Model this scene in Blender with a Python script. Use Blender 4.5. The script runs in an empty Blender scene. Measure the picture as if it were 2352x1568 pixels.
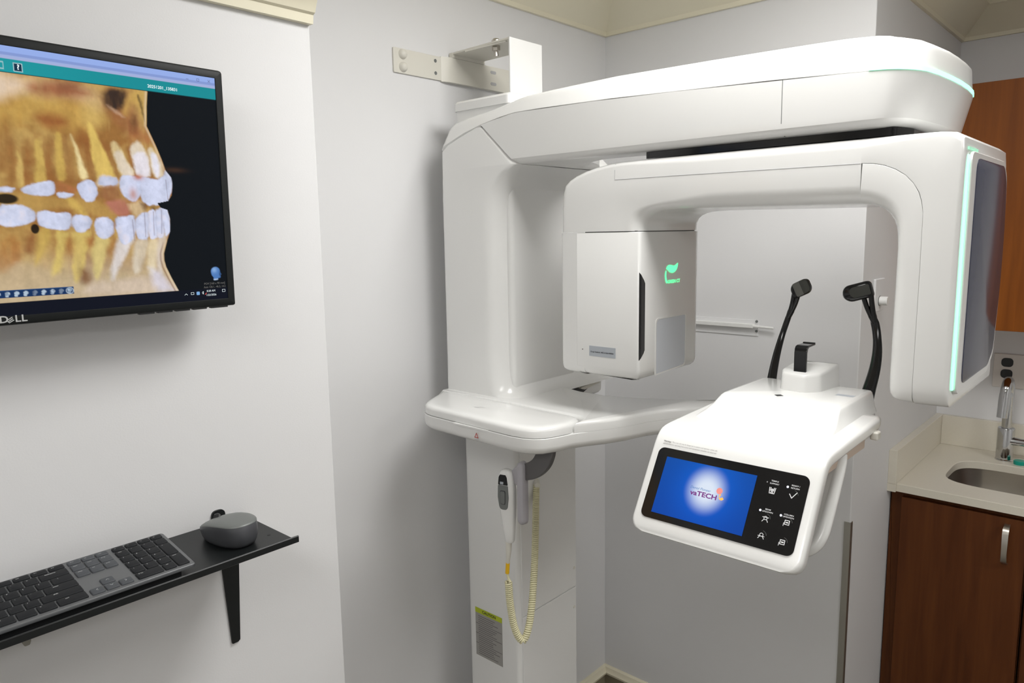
import bpy, bmesh, math, random
import numpy as np
from mathutils import Vector, Matrix, noise

random.seed(7)
SC = bpy.context.scene
COL = SC.collection
PI = math.pi

# ------------------------------------------------------------------ materials
def mat(name, col, rough=0.5, metal=0.0, emit=None, estr=0.0, bump=0.0, bscale=200.0, coat=0.0, var=0.0, spec=0.5):
    m = bpy.data.materials.new(name); m.use_nodes = True
    nt = m.node_tree; b = nt.nodes['Principled BSDF']
    b.inputs['Base Color'].default_value = (*col, 1); b.inputs['Roughness'].default_value = rough
    b.inputs['Metallic'].default_value = metal; b.inputs['Coat Weight'].default_value = coat
    b.inputs['Specular IOR Level'].default_value = spec
    b.inputs['Coat Roughness'].default_value = 0.06
    if emit:
        b.inputs['Emission Color'].default_value = (*emit, 1); b.inputs['Emission Strength'].default_value = estr
    if bump or var:
        tc = nt.nodes.new('ShaderNodeTexCoord'); n = nt.nodes.new('ShaderNodeTexNoise')
        n.inputs['Scale'].default_value = bscale; n.inputs['Detail'].default_value = 4
        nt.links.new(tc.outputs['Object'], n.inputs['Vector'])
        if bump:
            bp = nt.nodes.new('ShaderNodeBump'); bp.inputs['Strength'].default_value = bump; bp.inputs['Distance'].default_value = 0.002
            nt.links.new(n.outputs['Fac'], bp.inputs['Height']); nt.links.new(bp.outputs['Normal'], b.inputs['Normal'])
        if var:
            mx = nt.nodes.new('ShaderNodeMix'); mx.data_type = 'RGBA'
            mx.inputs[6].default_value = (*[c*(1-var) for c in col], 1); mx.inputs[7].default_value = (*[min(1, c*(1+var)) for c in col], 1)
            nt.links.new(n.outputs['Fac'], mx.inputs[0]); nt.links.new(mx.outputs[2], b.inputs['Base Color'])
    return m

def wood(name, c1, c2, rough=0.5):
    m = mat(name, c1, rough, spec=.22); nt = m.node_tree; b = nt.nodes['Principled BSDF']
    tc = nt.nodes.new('ShaderNodeTexCoord'); mp = nt.nodes.new('ShaderNodeMapping'); mp.inputs['Scale'].default_value = (14, 14, 0.9)
    n = nt.nodes.new('ShaderNodeTexNoise'); n.inputs['Scale'].default_value = 3.2; n.inputs['Detail'].default_value = 7; n.inputs['Distortion'].default_value = 0.6
    r = nt.nodes.new('ShaderNodeValToRGB'); r.color_ramp.elements[0].position = 0.3; r.color_ramp.elements[1].position = 0.72
    r.color_ramp.elements[0].color = (*c1, 1); r.color_ramp.elements[1].color = (*c2, 1)
    nt.links.new(tc.outputs['Object'], mp.inputs['Vector']); nt.links.new(mp.outputs['Vector'], n.inputs['Vector'])
    nt.links.new(n.outputs['Fac'], r.inputs['Fac']); nt.links.new(r.outputs['Color'], b.inputs['Base Color'])
    return m

def screen_mat(name, strength=1.0):
    m = mat(name, (0.004, 0.004, 0.005), 0.5, spec=0.02); nt = m.node_tree; b = nt.nodes['Principled BSDF']
    a = nt.nodes.new('ShaderNodeAttribute'); a.attribute_name = 'Picture'
    nt.links.new(a.outputs['Color'], b.inputs['Emission Color']); b.inputs['Emission Strength'].default_value = strength
    return m

def counter_mat():
    m = mat('quartz', (0.62, 0.58, 0.50), 0.25); nt = m.node_tree; b = nt.nodes['Principled BSDF']
    tc = nt.nodes.new('ShaderNodeTexCoord'); v = nt.nodes.new('ShaderNodeTexVoronoi'); v.inputs['Scale'].default_value = 260
    r = nt.nodes.new('ShaderNodeValToRGB'); r.color_ramp.elements[0].color = (0.735, 0.69, 0.585, 1); r.color_ramp.elements[1].color = (0.76, 0.72, 0.62, 1)
    nt.links.new(tc.outputs['Object'], v.inputs['Vector']); nt.links.new(v.outputs['Distance'], r.inputs['Fac']); nt.links.new(r.outputs['Color'], b.inputs['Base Color'])
    return m

M = dict(
    wall=mat('wall_paint', (0.76, 0.76, 0.765), 0.6, bump=0.06, bscale=350),
    ceil=mat('ceiling_paint', (0.74, 0.71, 0.63), 0.8, bump=0.1, bscale=120),
    cream=mat('cream_trim', (0.82, 0.77, 0.60), 0.42),
    vinyl=mat('brown_vinyl', (0.30, 0.26, 0.18), 0.5),
    floor=mat('floor_vinyl', (0.28, 0.26, 0.22), 0.35, var=0.12, bscale=6),
    white=mat('white_gloss_plastic', (0.80, 0.80, 0.785), 0.22, coat=0.3, var=0.01, bscale=3),
    soft=mat('white_satin_plastic', (0.80, 0.80, 0.785), 0.38),
    ivory=mat('ivory_powdercoat', (0.72, 0.70, 0.63), 0.42),
    under=mat('warm_grey_plastic', (0.55, 0.44, 0.36), 0.5),
    black=mat('black_gloss', (0.006, 0.006, 0.007), 0.12),
    blackm=mat('black_satin', (0.012, 0.013, 0.014), 0.42),
    blackp=mat('black_powdercoat', (0.008, 0.0095, 0.010), 0.38, bump=0.05, bscale=900, spec=.35),
    bezel=mat('monitor_bezel', (0.0095, 0.0112, 0.0115), 0.5, spec=.25),
    dark=mat('dark_grey_plastic', (0.045, 0.047, 0.05), 0.4),
    kbody=mat('keyboard_grey', (0.13, 0.135, 0.14), 0.4, metal=0.3),
    kkey=mat('key_black', (0.008, 0.009, 0.011), 0.55, spec=.3),
    kgrey=mat('key_grey', (0.055, 0.06, 0.068), 0.5),
    mouse=mat('mouse_grey', (0.095, 0.098, 0.107), 0.38, metal=0.35),
    mtop=mat('mouse_top_grey', (0.16, 0.17, 0.165), 0.42, metal=0.2),
    grey=mat('grey_plastic', (0.40, 0.385, 0.41), 0.42),
    dkgrey=mat('dark_warm_grey', (0.10, 0.095, 0.095), 0.45),
    dgrey=mat('mid_grey_plastic', (0.16, 0.17, 0.165), 0.42),
    cord=mat('cord_cream', (0.72, 0.68, 0.45), 0.5),
    yellow=mat('yellow_tape', (0.85, 0.50, 0.01), 0.5),
    steel=mat('stainless', (0.60, 0.57, 0.52), 0.28, metal=1.0, bump=0.03, bscale=80),
    guard=mat('guard_steel', (0.42, 0.41, 0.37), 0.4, metal=0.9),
    chrome=mat('chrome', (0.56, 0.565, 0.57), 0.08, metal=1.0),
    nickel=mat('brushed_nickel', (0.55, 0.52, 0.47), 0.3, metal=1.0),
    panelrefl=mat('dark_panel_reflection', (0.046, 0.050, 0.088), 0.16, spec=.22),  # blue in the base colour stands in for the panel's reflections
    lens=mat('translucent_window', (0.62, 0.65, 0.70), 0.35),
    silver=mat('silver_label', (0.42, 0.45, 0.49), 0.4),
    paper=mat('label_grey', (0.34, 0.33, 0.31), 0.55),
    lime=mat('label_lime', (0.47, 0.55, 0.02), 0.5),
    ink=mat('ink_black', (0.015, 0.015, 0.018), 0.6),
    inkg=mat('ink_grey', (0.16, 0.15, 0.145), 0.6),
    inkl=mat('ink_light_grey', (0.45, 0.45, 0.46), 0.6),
    red=mat('ink_red', (0.55, 0.06, 0.05), 0.5),
    outlet=mat('outlet_white', (0.70, 0.66, 0.62), 0.4),
    teal=mat('teal_plastic', (0.0, 0.33, 0.25), 0.35),
    legend=mat('legend_white', (0.52, 0.53, 0.53), 0.5),
    led=mat('led_green', (0.5, 0.9, 0.7), 0.4, emit=(0.22, 1.0, 0.55), estr=1.9),
    ledrefl=mat('green_reflection_glow', (0.5, 0.9, 0.7), 0.4, emit=(0.35, 1.0, 0.62), estr=0.3),
    logo=mat('logo_green', (0.1, 0.8, 0.3), 0.4, emit=(0.10, 1.0, 0.34), estr=1.5),
    dot=mat('led_white', (0.8, 0.8, 1), 0.4, emit=(0.75, 0.8, 1.0), estr=2.2),
    dotoff=mat('led_off', (0.25, 0.25, 0.25), 0.4),
    glyph=mat('glyph_lit', (0.6, 0.6, 0.6), 0.4, emit=(0.7, 0.7, 0.72), estr=0.26),
    scr=screen_mat('monitor_picture', 1.0),
    scr2=screen_mat('touch_picture', 1.0),
    purple=mat('logo_purple', (0.05, 0.01, 0.06), 0.5, emit=(0.13, 0.012, 0.16), estr=1.0),
    blueink=mat('logo_blue', (0.02, 0.08, 0.2), 0.5, emit=(0.02, 0.10, 0.28), estr=1.0),
    pink=mat('logo_pink', (0.3, 0.1, 0.1), 0.5, emit=(0.62, 0.20, 0.16), estr=1.0),
    orange=mat('logo_orange', (0.3, 0.2, 0.05), 0.5, emit=(0.85, 0.38, 0.06), estr=1.0),
    uitext=mat('ui_text', (0.3, 0.3, 0.3), 0.5, emit=(0.72, 0.85, 0.88), estr=0.85),
    uidark=mat('ui_dark', (0.02, 0.02, 0.05), 0.5, emit=(0.03, 0.04, 0.12), estr=1.0),
    uigrey=mat('ui_grey', (0.1, 0.1, 0.1), 0.5, emit=(0.07, 0.065, 0.06), estr=1.0),
    uiblue=mat('ui_blue', (0.1, 0.2, 0.3), 0.5, emit=(0.10, 0.22, 0.45), estr=1.0),
    uired=mat('ui_red', (0.3, 0.05, 0.05), 0.5, emit=(0.6, 0.06, 0.05), estr=1.0),
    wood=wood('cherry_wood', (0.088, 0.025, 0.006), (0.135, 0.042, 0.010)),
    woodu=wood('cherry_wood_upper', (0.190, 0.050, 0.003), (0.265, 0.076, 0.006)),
    quartz=counter_mat(),
    lamp=mat('lamp_diffuser', (0.9, 0.9, 0.9), 0.5, emit=(1, 0.99, 0.97), estr=6.0),
    olive=mat('dark_rubber', (0.042, 0.043, 0.036), 0.55),
    olive2=mat('grey_rubber', (0.13, 0.13, 0.115), 0.5),
    clear=mat('clear_hook', (0.33, 0.32, 0.28), 0.3),
)

# ------------------------------------------------------------------ geometry helpers (return (V, F))
def join(*parts):
    V, F = [], []
    for v, f in parts:
        o = len(V); V += [tuple(p) for p in v]; F += [tuple(i+o for i in q) for q in f]
    return V, F

def box(x0, x1, y0, y1, z0, z1):
    V = [(x, y, z) for x in (x0, x1) for y in (y0, y1) for z in (z0, z1)]
    return V, [(0, 1, 3, 2), (4, 6, 7, 5), (0, 4, 5, 1), (2, 3, 7, 6), (0, 2, 6, 4), (1, 5, 7, 3)]

def loft(rings, caps=True, closed=False):
    n = len(rings[0]); V = [tuple(p) for r in rings for p in r]; F = []
    m = len(rings)
    for k in range(m if closed else m-1):
        a, b = k*n, ((k+1) % m)*n
        for i in range(n):
            j = (i+1) % n; F.append((a+i, a+j, b+j, b+i))
    if caps and not closed:
        F.append(tuple(range(n-1, -1, -1))); F.append(tuple(range((m-1)*n, m*n)))
    return V, F

def prism(poly, plane, a, b):
    def p3(p, t):
        return {'xy': (p[0], p[1], t), 'xz': (p[0], t, p[1]), 'yz': (t, p[0], p[1])}[plane]
    return loft([[p3(p, a) for p in poly], [p3(p, b) for p in poly]])

def fillet(poly, rad, n=5):
    out = []; N = len(poly)
    for i, p in enumerate(poly):
        r = rad[i] if isinstance(rad, (list, tuple)) else rad
        p = Vector(p); a = Vector(poly[i-1])-p; b = Vector(poly[(i+1) % N])-p
        if r <= 0: out.append(tuple(p)); continue
        la, lb = a.length, b.length; a.normalize(); b.normalize()
        ang = a.angle(b); t = min(r/math.tan(ang/2), la*0.49, lb*0.49)
        p0 = p+a*t; p1 = p+b*t
        for k in range(n+1):
            s = k/n; out.append(tuple((1-s)**2*p0+2*s*(1-s)*p+s*s*p1))
    return out

def rrect(u0, u1, v0, v1, r, n=4):
    if not isinstance(r, (list, tuple)): r = [r]*4
    lim = 0.499*min(u1-u0, v1-v0); out = []
    for (cx, sx, cy, sy, a0, rr) in ((u1, -1, v0, 1, -PI/2, r[1]), (u1, -1, v1, -1, 0, r[2]), (u0, 1, v1, -1, PI/2, r[3]), (u0, 1, v0, 1, PI, r[0])):
        rr = min(max(rr, 1e-5), lim); ox, oy = cx+sx*rr, cy+sy*rr
        for k in range(n+1):
            a = a0+PI/2*k/n; out.append((ox+rr*math.cos(a), oy+rr*math.sin(a)))
    return out

def inset(poly, d):
    N = len(poly); out = []
    A = sum(poly[i][0]*poly[(i+1) % N][1]-poly[(i+1) % N][0]*poly[i][1] for i in range(N))
    sg = 1 if A > 0 else -1
    for i in range(N):
        e0 = Vector((poly[i][0]-poly[i-1][0], poly[i][1]-poly[i-1][1])); e1 = Vector((poly[(i+1) % N][0]-poly[i][0], poly[(i+1) % N][1]-poly[i][1]))
        if e0.length < 1e-9: e0 = e1
        if e1.length < 1e-9: e1 = e0
        e0.normalize(); e1.normalize()
        n0 = Vector((-e0.y, e0.x))*sg; n1 = Vector((-e1.y, e1.x))*sg
        m = (n0+n1)/max(0.35, 1+n0.dot(n1))
        dd = d(i, poly[i]) if callable(d) else d
        out.append((poly[i][0]+m.x*dd, poly[i][1]+m.y*dd))
    return out

def stack(poly, layers):
    rings = []
    for d, z in layers:
        q = inset(poly, d) if d else poly
        rings.append([(p[0], p[1], z(poly[i]) if callable(z) else z) for i, p in enumerate(q)])
    return loft(rings)

def frame_for(t):
    t = Vector(t).normalized(); up = Vector((0, 0, 1)) if abs(t.z) < 0.92 else Vector((1, 0, 0))
    a = t.cross(up).normalized(); return a, t.cross(a).normalized()

def tube(path, r, n=10, flat=1.0):
    P = [Vector(p) for p in path]; rings = []; a = None
    for i, p in enumerate(P):
        t = (P[min(i+1, len(P)-1)]-P[max(i-1, 0)]).normalized()
        if a is None: a, b = frame_for(t)
        else:
            a = (a-t*a.dot(t)).normalized(); b = t.cross(a)
        rr = r[i] if isinstance(r, (list, tuple)) else r
        rings.append([p+a*math.cos(2*PI*k/n)*rr+b*math.sin(2*PI*k/n)*rr*flat for k in range(n)])
    return loft(rings)

def cyl(p0, p1, r0, r1=None, n=24):
    return tube([p0, p1], [r0, r0 if r1 is None else r1], n)

def spline(pts, n=8):
    P = [Vector(p) for p in pts]; P = [2*P[0]-P[1]]+P+[2*P[-1]-P[-2]]; out = []
    for i in range(1, len(P)-2):
        for k in range(n):
            t = k/n; a, b, c, d = P[i-1:i+3]
            out.append(0.5*((2*b)+(c-a)*t+(2*a-5*b+4*c-d)*t*t+(3*b-a-3*c+d)*t**3))
    out.append(P[-2]); return out

def spline2(pts, n=5):
    return [(v.x, v.y) for v in spline([(a, b, 0) for a, b in pts], n)]

def lathe(prof, c, axis='z', n=32):
    rings = []
    for r, h in prof:
        ring = []
        for k in range(n):
            a = 2*PI*k/n; x, y = r*math.cos(a), r*math.sin(a)
            ring.append({'z': (c[0]+x, c[1]+y, c[2]+h), 'x': (c[0]+h, c[1]+x, c[2]+y), 'y': (c[0]+x, c[1]+h, c[2]+y)}[axis])
        rings.append(ring)
    return loft(rings)

def interp(tab):
    def f(x):
        if x <= tab[0][0]: return tab[0][1]
        for (a, b), (c, d) in zip(tab, tab[1:]):
            if x <= c: return b+(d-b)*(x-a)/(c-a)
        return tab[-1][1]
    return f

def text(s, size, O, e1, e2, lift=0.0004, align='CENTER', shear=0.0, bold=0.0, sx=1.0):
    cu = bpy.data.curves.new('t', 'FONT'); cu.body = s; cu.size = size; cu.align_x = align; cu.align_y = 'CENTER'
    cu.shear = shear; cu.resolution_u = 3; cu.offset = bold
    ob = bpy.data.objects.new('t', cu); COL.objects.link(ob)
    dg = bpy.context.evaluated_depsgraph_get(); me = bpy.data.meshes.new_from_object(ob.evaluated_get(dg))
    O, e1, e2 = Vector(O), Vector(e1).normalized(), Vector(e2).normalized(); n = e1.cross(e2)
    V = [tuple(O+e1*(v.co.x*sx)+e2*v.co.y+n*lift) for v in me.vertices]; F = [tuple(p.vertices) for p in me.polygons]
    bpy.data.objects.remove(ob); bpy.data.curves.remove(cu); bpy.data.meshes.remove(me)
    return V, F

def flat(poly, O, e1, e2, lift=0.0004, th=0.0):
    O, e1, e2 = Vector(O), Vector(e1).normalized(), Vector(e2).normalized(); n = e1.cross(e2)
    top = [O+e1*p[0]+e2*p[1]+n*lift for p in poly]
    if not th: return [tuple(p) for p in top], [tuple(range(len(top)))]
    return loft([[p-n*th for p in top], top])

def stroke(pts, w, O, e1, e2, lift=0.0005):
    out = []
    for (x0, y0), (x1, y1) in zip(pts, pts[1:]):
        d = Vector((x1-x0, y1-y0)); L = d.length
        if L < 1e-9: continue
        d /= L; nn = Vector((-d.y, d.x))*w/2; ex = d*w*0.4
        a = Vector((x0, y0))-ex; b = Vector((x1, y1))+ex
        out.append(flat([tuple(a-nn), tuple(b-nn), tuple(b+nn), tuple(a+nn)], O, e1, e2, lift))
    return join(*out)

def arc(cx, cy, r, a0, a1, n=10):
    return [(cx+r*math.cos(math.radians(a0+(a1-a0)*k/n)), cy+r*math.sin(math.radians(a0+(a1-a0)*k/n))) for k in range(n+1)]

# ------------------------------------------------------------------ objects
def mesh_of(name, VF, Mi=None):
    V, F = VF
    if Mi is not None: V = [tuple(Mi @ Vector(v)) for v in V]
    me = bpy.data.meshes.new(name); me.from_pydata([tuple(v) for v in V], [], [tuple(f) for f in F]); me.update()
    return me

def finish(me, m, smooth=35, weld=True):
    bm = bmesh.new(); bm.from_mesh(me)
    if weld: bmesh.ops.remove_doubles(bm, verts=bm.verts, dist=1e-6)
    bmesh.ops.recalc_face_normals(bm, faces=bm.faces)
    bm.to_mesh(me); bm.free()
    if m: me.materials.append(m)
    if smooth:
        me.shade_smooth(); me.set_sharp_from_angle(angle=math.radians(smooth))

def add_bevel(o, w, seg=3, ang=40):
    b = o.modifiers.new('bevel', 'BEVEL'); b.width = w; b.segments = seg; b.limit_method = 'ANGLE'; b.angle_limit = math.radians(ang); b.harden_normals = True
    for p in o.data.polygons: p.use_smooth = True

def tag(o, label, cat, group=None):
    o['label'] = label; o['category'] = cat
    if group: o['group'] = group
    return o

class Thing:
    def __init__(s, name, label, cat, loc=(0, 0, 0), rot=(0, 0, 0), group=None):
        s.o = bpy.data.objects.new(name, None); COL.objects.link(s.o); s.o.empty_display_size = 0.05
        s.o.location = loc; s.o.rotation_euler = rot
        from mathutils import Euler
        s.Mw = Matrix.Translation(loc) @ Euler(rot).to_matrix().to_4x4(); s.Mi = s.Mw.inverted()
        tag(s.o, label, cat, group)
    def part(s, name, VF, m, parent=None, local=False, smooth=35, bevel=0, seg=3, label=None, flatnormals=False):
        me = mesh_of(name, VF, None if local else s.Mi)
        if flatnormals:
            me.materials.append(m)
        else: finish(me, m, smooth)
        o = bpy.data.objects.new(name, me); COL.objects.link(o); o.parent = parent or s.o
        if bevel: add_bevel(o, bevel, seg)
        if label: o['label'] = label
        return o

def solo(name, label, cat, VF, m, loc=(0, 0, 0), bevel=0, smooth=35, group=None):
    me = mesh_of(name, VF, Matrix.Translation([-c for c in loc])); finish(me, m, smooth)
    o = bpy.data.objects.new(name, me); COL.objects.link(o); o.location = loc
    if bevel: add_bevel(o, bevel)
    return tag(o, label, cat, group)

def struct(name, VF, m, bevel=0, smooth=35):
    me = mesh_of(name, VF); finish(me, m, smooth); o = bpy.data.objects.new(name, me); COL.objects.link(o); o['kind'] = 'structure'
    if bevel: add_bevel(o, bevel)
    return o

X, Y, Z = Vector((1, 0, 0)), Vector((0, 1, 0)), Vector((0, 0, 1))
XL, XB, YA, YC, XD, YE = -1.20, -1.44, 0.795, 2.07, -0.612, 3.02
ZC = 2.465; XR, YR = 2.3, -1.9

# ================================================================== SETTING
struct('floor', box(-1.75, XR+.15, YR-.15, YE+.15, -0.1, 0), M['floor'])
struct('ceiling', box(-1.75, XR+.15, YR-.15, YE+.15, ZC, ZC+0.1), M['ceil'])
struct('wall_left', box(-1.70, XL, YR, YA, 0, ZC), M['wall'], bevel=0.003)
struct('wall_recess', box(-1.70, XB, YA, YC, 0, ZC), M['wall'])
struct('wall_back', box(-1.70, XD, YC, YE+.15, 0, ZC), M['wall'], bevel=0.003)
struct('wall_niche', box(XD, XR+.15, YE, YE+.15, 0, ZC), M['wall'])
struct('wall_right', box(XR, XR+.15, YR, YE, 0, ZC), M['wall'])
struct('wall_front', box(-1.70, XR+.15, YR-.15, YR, 0, ZC), M['wall'])

def moulding(path, prof, flip=1):
    """prof = (offset out of the wall, z); the room is on the right of the path"""
    P = [Vector(p) for p in path]; rings = []
    for i, p in enumerate(P):
        d0 = (p-P[i-1]).normalized() if i else (P[1]-p).normalized()
        d1 = (P[i+1]-p).normalized() if i < len(P)-1 else d0
        n0, n1 = Vector((d0.y, -d0.x)), Vector((d1.y, -d1.x)); m = (n0+n1)/(1+n0.dot(n1))
        rings.append([(p.x+m.x*o, p.y+m.y*o, z) for o, z in prof])
    return loft(rings)

zc0 = 2.338
crown_prof = [(0, zc0), (0.010, zc0), (0.012, zc0+.012), (0.020, zc0+.020), (0.060, zc0+.058), (0.082, zc0+.082), (0.092, zc0+.088), (0.094, zc0+.100), (0.110, zc0+.108), (0.112, ZC), (0, ZC)]
for nm, pth in (('trim_1', [(XB, YA), (XB, YC), (XD, YC), (XD, YE), (XR, YE)]),):
    struct(nm, moulding(pth, crown_prof), M['cream'])
small_prof = [(0, 2.090), (0.012, 2.090), (0.014, 2.105), (0.020, 2.108), (0.022, 2.113), (0.030, 2.130), (0.044, 2.141), (0.046, 2.150), (0.052, 2.154), (0.052, 2.172), (0, 2.172)]
struct('trim_2', moulding([(XL, YR), (XL, YA)], small_prof), M['cream'])
base_path = [(XB, YA), (XB, YC), (XD, YC), (XD, 2.43)]
struct('baseboard_back', moulding(base_path, [(0, 0), (0.006, 0), (0.006, 0.112), (0, 0.112)]), M['vinyl'])
struct('trim_3', moulding(base_path, [(0, 0.110), (0.018, 0.110), (0.020, 0.118), (0.013, 0.124), (0.010, 0.134), (0.003, 0.138), (0, 0.138)]), M['cream'])
struct('baseboard_left', moulding([(XL, YR), (XL, YA)], [(0, 0), (0.006, 0), (0.006, 0.112), (0, 0.112)]), M['vinyl'])
# shadow gap slot in the niche ceiling
struct('trim_4', box(-0.50, 0.9, 2.735, 2.765, ZC-0.004, ZC+0.0005), M['blackm'])

# ================================================================== SCANNER
S = Thing('dental_scanner', 'large white dental x-ray scanner with overhead arm, rotating C-arm and touch screen', 'scanner', (-1.25, 1.41, 0))
W = M['white']
# --- floor column
pole = S.part('base_column', prism(rrect(-1.343, -1.162, 1.290, 1.535, 0.012), 'xy', 0, 2.028), M['soft'])
S.part('column_cap', stack(rrect(-1.347, -1.158, 1.286, 1.54, 0.014), [(0, 2.008), (0, 2.026), (.004, 2.031), (.01, 2.033)]), W)
S.part('upper_cover', box(-1.1625, -1.1585, 1.302, 1.527, 0.7445, 1.27), M['soft'], pole, bevel=0.001)
S.part('lower_cover', box(-1.1625, -1.1585, 1.302, 1.527, 0.002, 0.7415), M['soft'], pole, bevel=0.001)
for zz in (0.80, 0.685):
    S.part('cover_screw', cyl((-1.159, 1.517, zz), (-1.157, 1.517, zz), 0.004, n=12), M['ivory'], pole)
# warning label on the column
lab = S.part('warning_label', box(-1.317, -1.220, 1.2893, 1.2905, 0.588, 0.724), M['paper'], label='grey printed warning label with lime header')
S.part('label_header', box(-1.317, -1.220, 1.2888, 1.2895, 0.711, 0.725), M['lime'], lab)
lines = []
for k, zz in enumerate(np.linspace(0.703, 0.596, 20)):
    if k in (4, 9, 14): lines.append(box(-1.316, -1.221, 1.2887, 1.2890, zz-.0005, zz+.0006))
    else: lines.append(box(-1.306, -1.306+random.uniform(.05, .082), 1.2887, 1.2890, zz-.0007, zz+.0007))
S.part('label_print', join(*lines), M['inkg'], lab)
S.part('label_title', text('CAUTION', 0.011, (-1.266, 1.2885, 0.718), X, Z, 0.0001, bold=0.0002), M['ink'], lab)

# --- carriage column + beam
def col_ring(z, xl, xr, rl, rr):
    return [(p[0], p[1], z) for p in rrect(xl, xr, 1.255, 1.66, [rl, rr*1.3, min(rr, .02), rl], 8)]
cr = []
for z, xl, xr, rr in [(1.319, -1.367, -1.110, .05), (1.321, -1.367, -1.128, .05), (1.326, -1.367, -1.143, .048), (1.335, -1.367, -1.156, .045), (1.350, -1.367, -1.166, .042), (1.37, -1.3665, -1.172, .04), (1.41, -1.366, -1.175, .04), (1.70, -1.365, -1.175, .04),
                      (1.77, -1.365, -1.173, .04), (1.80, -1.365, -1.168, .038), (1.82, -1.364, -1.160, .035), (1.838, -1.364, -1.148, .03), (1.852, -1.363, -1.134, .025), (1.8655, -1.363, -1.1135, .018), (1.869, -1.363, -1.116, .016),
                      (1.89, -1.363, -1.144, .010), (1.912, -1.362, -1.169, .008), (1.925, -1.344, -1.183, .008), (1.937, -1.310, -1.197, .008), (1.948, -1.275, -1.209, .006), (1.957, -1.245, -1.219, .006)]:
    cr.append(col_ring(z, xl, xr, .012, rr))
S.part('column_housing', loft(cr), W, smooth=50)

zs = interp([(-1.366, 1.912), (-1.345, 1.926), (-1.31, 1.938), (-1.28, 1.948), (-1.222, 1.962), (-1.161, 1.972), (-1.117, 1.977), (-1.046, 1.977), (-.863, 1.973), (-.519, 1.959), (-.382, 1.951), (-.29, 1.944)])
zt = interp([(-1.3625, 1.938), (-1.358, 1.957), (-1.345, 1.970), (-1.33, 1.979), (-1.30, 1.985), (-1.287, 1.988), (-1.195, 1.998), (-1.150, 2.006), (-1.10, 2.014), (-1.02, 2.017), (-.86, 2.020), (-.64, 2.0165), (-.50, 2.0135), (-.42, 2.011), (-.37, 2.007), (-.32, 1.998), (-.29, 1.989)])
yb = interp([(-1.40, 1.60), (-1.117, 1.60), (-1.06, 1.47), (-1.0, 1.40), (-.94, 1.365), (-.88, 1.36), (-.82, 1.37), (-.76, 1.41), (-.69, 1.51), (-.62, 1.60), (-.56, 1.64), (-.48, 1.66), (-.36, 1.66)])
Y0 = 1.255
xs_b = [-1.095, -1.06, -1.03, -1.0, -.97, -.94, -.90, -.86, -.82, -.79, -.76, -.72, -.69, -.65, -.62, -.58, -.54, -.48, -.42, -.375]
nose = [(-.352, 1.2555), (-.338, 1.260), (-.325, 1.270), (-.315, 1.283), (-.307, 1.300), (-.300, 1.34), (-.295, 1.40), (-.2925, 1.457), (-.293, 1.52), (-.297, 1.58), (-.303, 1.618), (-.312, 1.637), (-.325, 1.651), (-.342, 1.658), (-.36, 1.66)]
def beam_plan(xs):
    return [(x, Y0) for x in xs]+nose+[(x, yb(x)) for x in reversed(xs)]
DG = [-1.117+.022*k/4 for k in range(4)]
bp_ = beam_plan(DG+xs_b)
NB = len(bp_)
def beam_ring(d, z, slope=0.0):
    q = inset(bp_, d) if d else list(bp_); out = []
    for i, p in enumerate(q):
        x = p[0]; k = min(i, NB-1-i)
        if k < 4:
            xd = -1.2215 if callable(z) else -1.1165-(z-1.866)*1.08
            x = xd+(-1.095-xd)*k/4
        zz = z(x if k < 4 else bp_[i][0]) if callable(z) else z
        y = p[1]
        sw = min(1, max(0, (bp_[i][0]+.40)/.105)); x -= slope*sw*sw*(3-2*sw)
        out.append((x, y, zz))
    return out
S.part('beam_housing', loft([beam_ring(.030, 1.8662, .022), beam_ring(.020, 1.8666, .022), beam_ring(.0135, 1.8682, .021), beam_ring(.006, 1.8735, .017), beam_ring(.001, 1.878, .016), beam_ring(0, 1.886, .0145), beam_ring(0, lambda x: zs(x)-.0006)]), W, smooth=30)
# beam seam
S.part('beam_joint', join(box(-.5143, -.5132, Y0-.0003, Y0+.01, 1.8865, 1.9578), prism([(Y0-.0003, 1.8865), (Y0+.0157, 1.8668), (Y0+.024, 1.866), (Y0+.02, 1.88)], 'yz', -.5143, -.5132)), M['dgrey'], smooth=0)
xs_c = [-1.3625, -1.360, -1.356, -1.348, -1.338, -1.325, -1.31, -1.295, -1.28, -1.25, -1.222, -1.19, -1.161, -1.14]+[-1.117]+xs_b
cap_plan = [(x, y+(.012*(1-math.sqrt(max(0, 1-((-1.3505-x)/.012)**2))) if x < -1.3505 and y < 1.3 else 0)) for x, y in beam_plan(xs_c)]; NC = len(cap_plan)
def cap_ring(d, zf):
    fw = interp([(1.255, 1), (1.27, .75), (1.30, .42), (1.40, .20), (1.60, .20), (1.66, .45)])
    q = inset(cap_plan, lambda i, p: d*(fw(p[1]) if p[0] > -.40 else 1)) if d else list(cap_plan)
    return [(p[0], p[1], zf(cap_plan[i][0])) for i, p in enumerate(q)]
capV, capF = loft([cap_ring(.004, lambda x: zs(x)-.003), cap_ring(0, lambda x: zs(x)+.0006), cap_ring(.0012, lambda x: zs(x)+.0045), cap_ring(.0135, lambda x: zt(x)-.013), cap_ring(.0165, lambda x: zt(x)-.0065), cap_ring(.021, lambda x: zt(x)-.0022), cap_ring(.029, lambda x: zt(x)+.0002), cap_ring(.044, lambda x: zt(x)+.0012)], caps=False)
top = len(capV)-NC
nf = len(xs_c)+len(nose)
h = NC//2
for i in range(NC//2):
    a, b = top+i, top+NC-1-i
    a2, b2 = top+i+1, top+NC-2-i
    if a2 < b2: capF.append((a, a2, b2, b))
    elif a2 == b2: capF.append((a, a2, b))
cap = S.part('beam_cap', (capV, capF), W, smooth=30)
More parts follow.
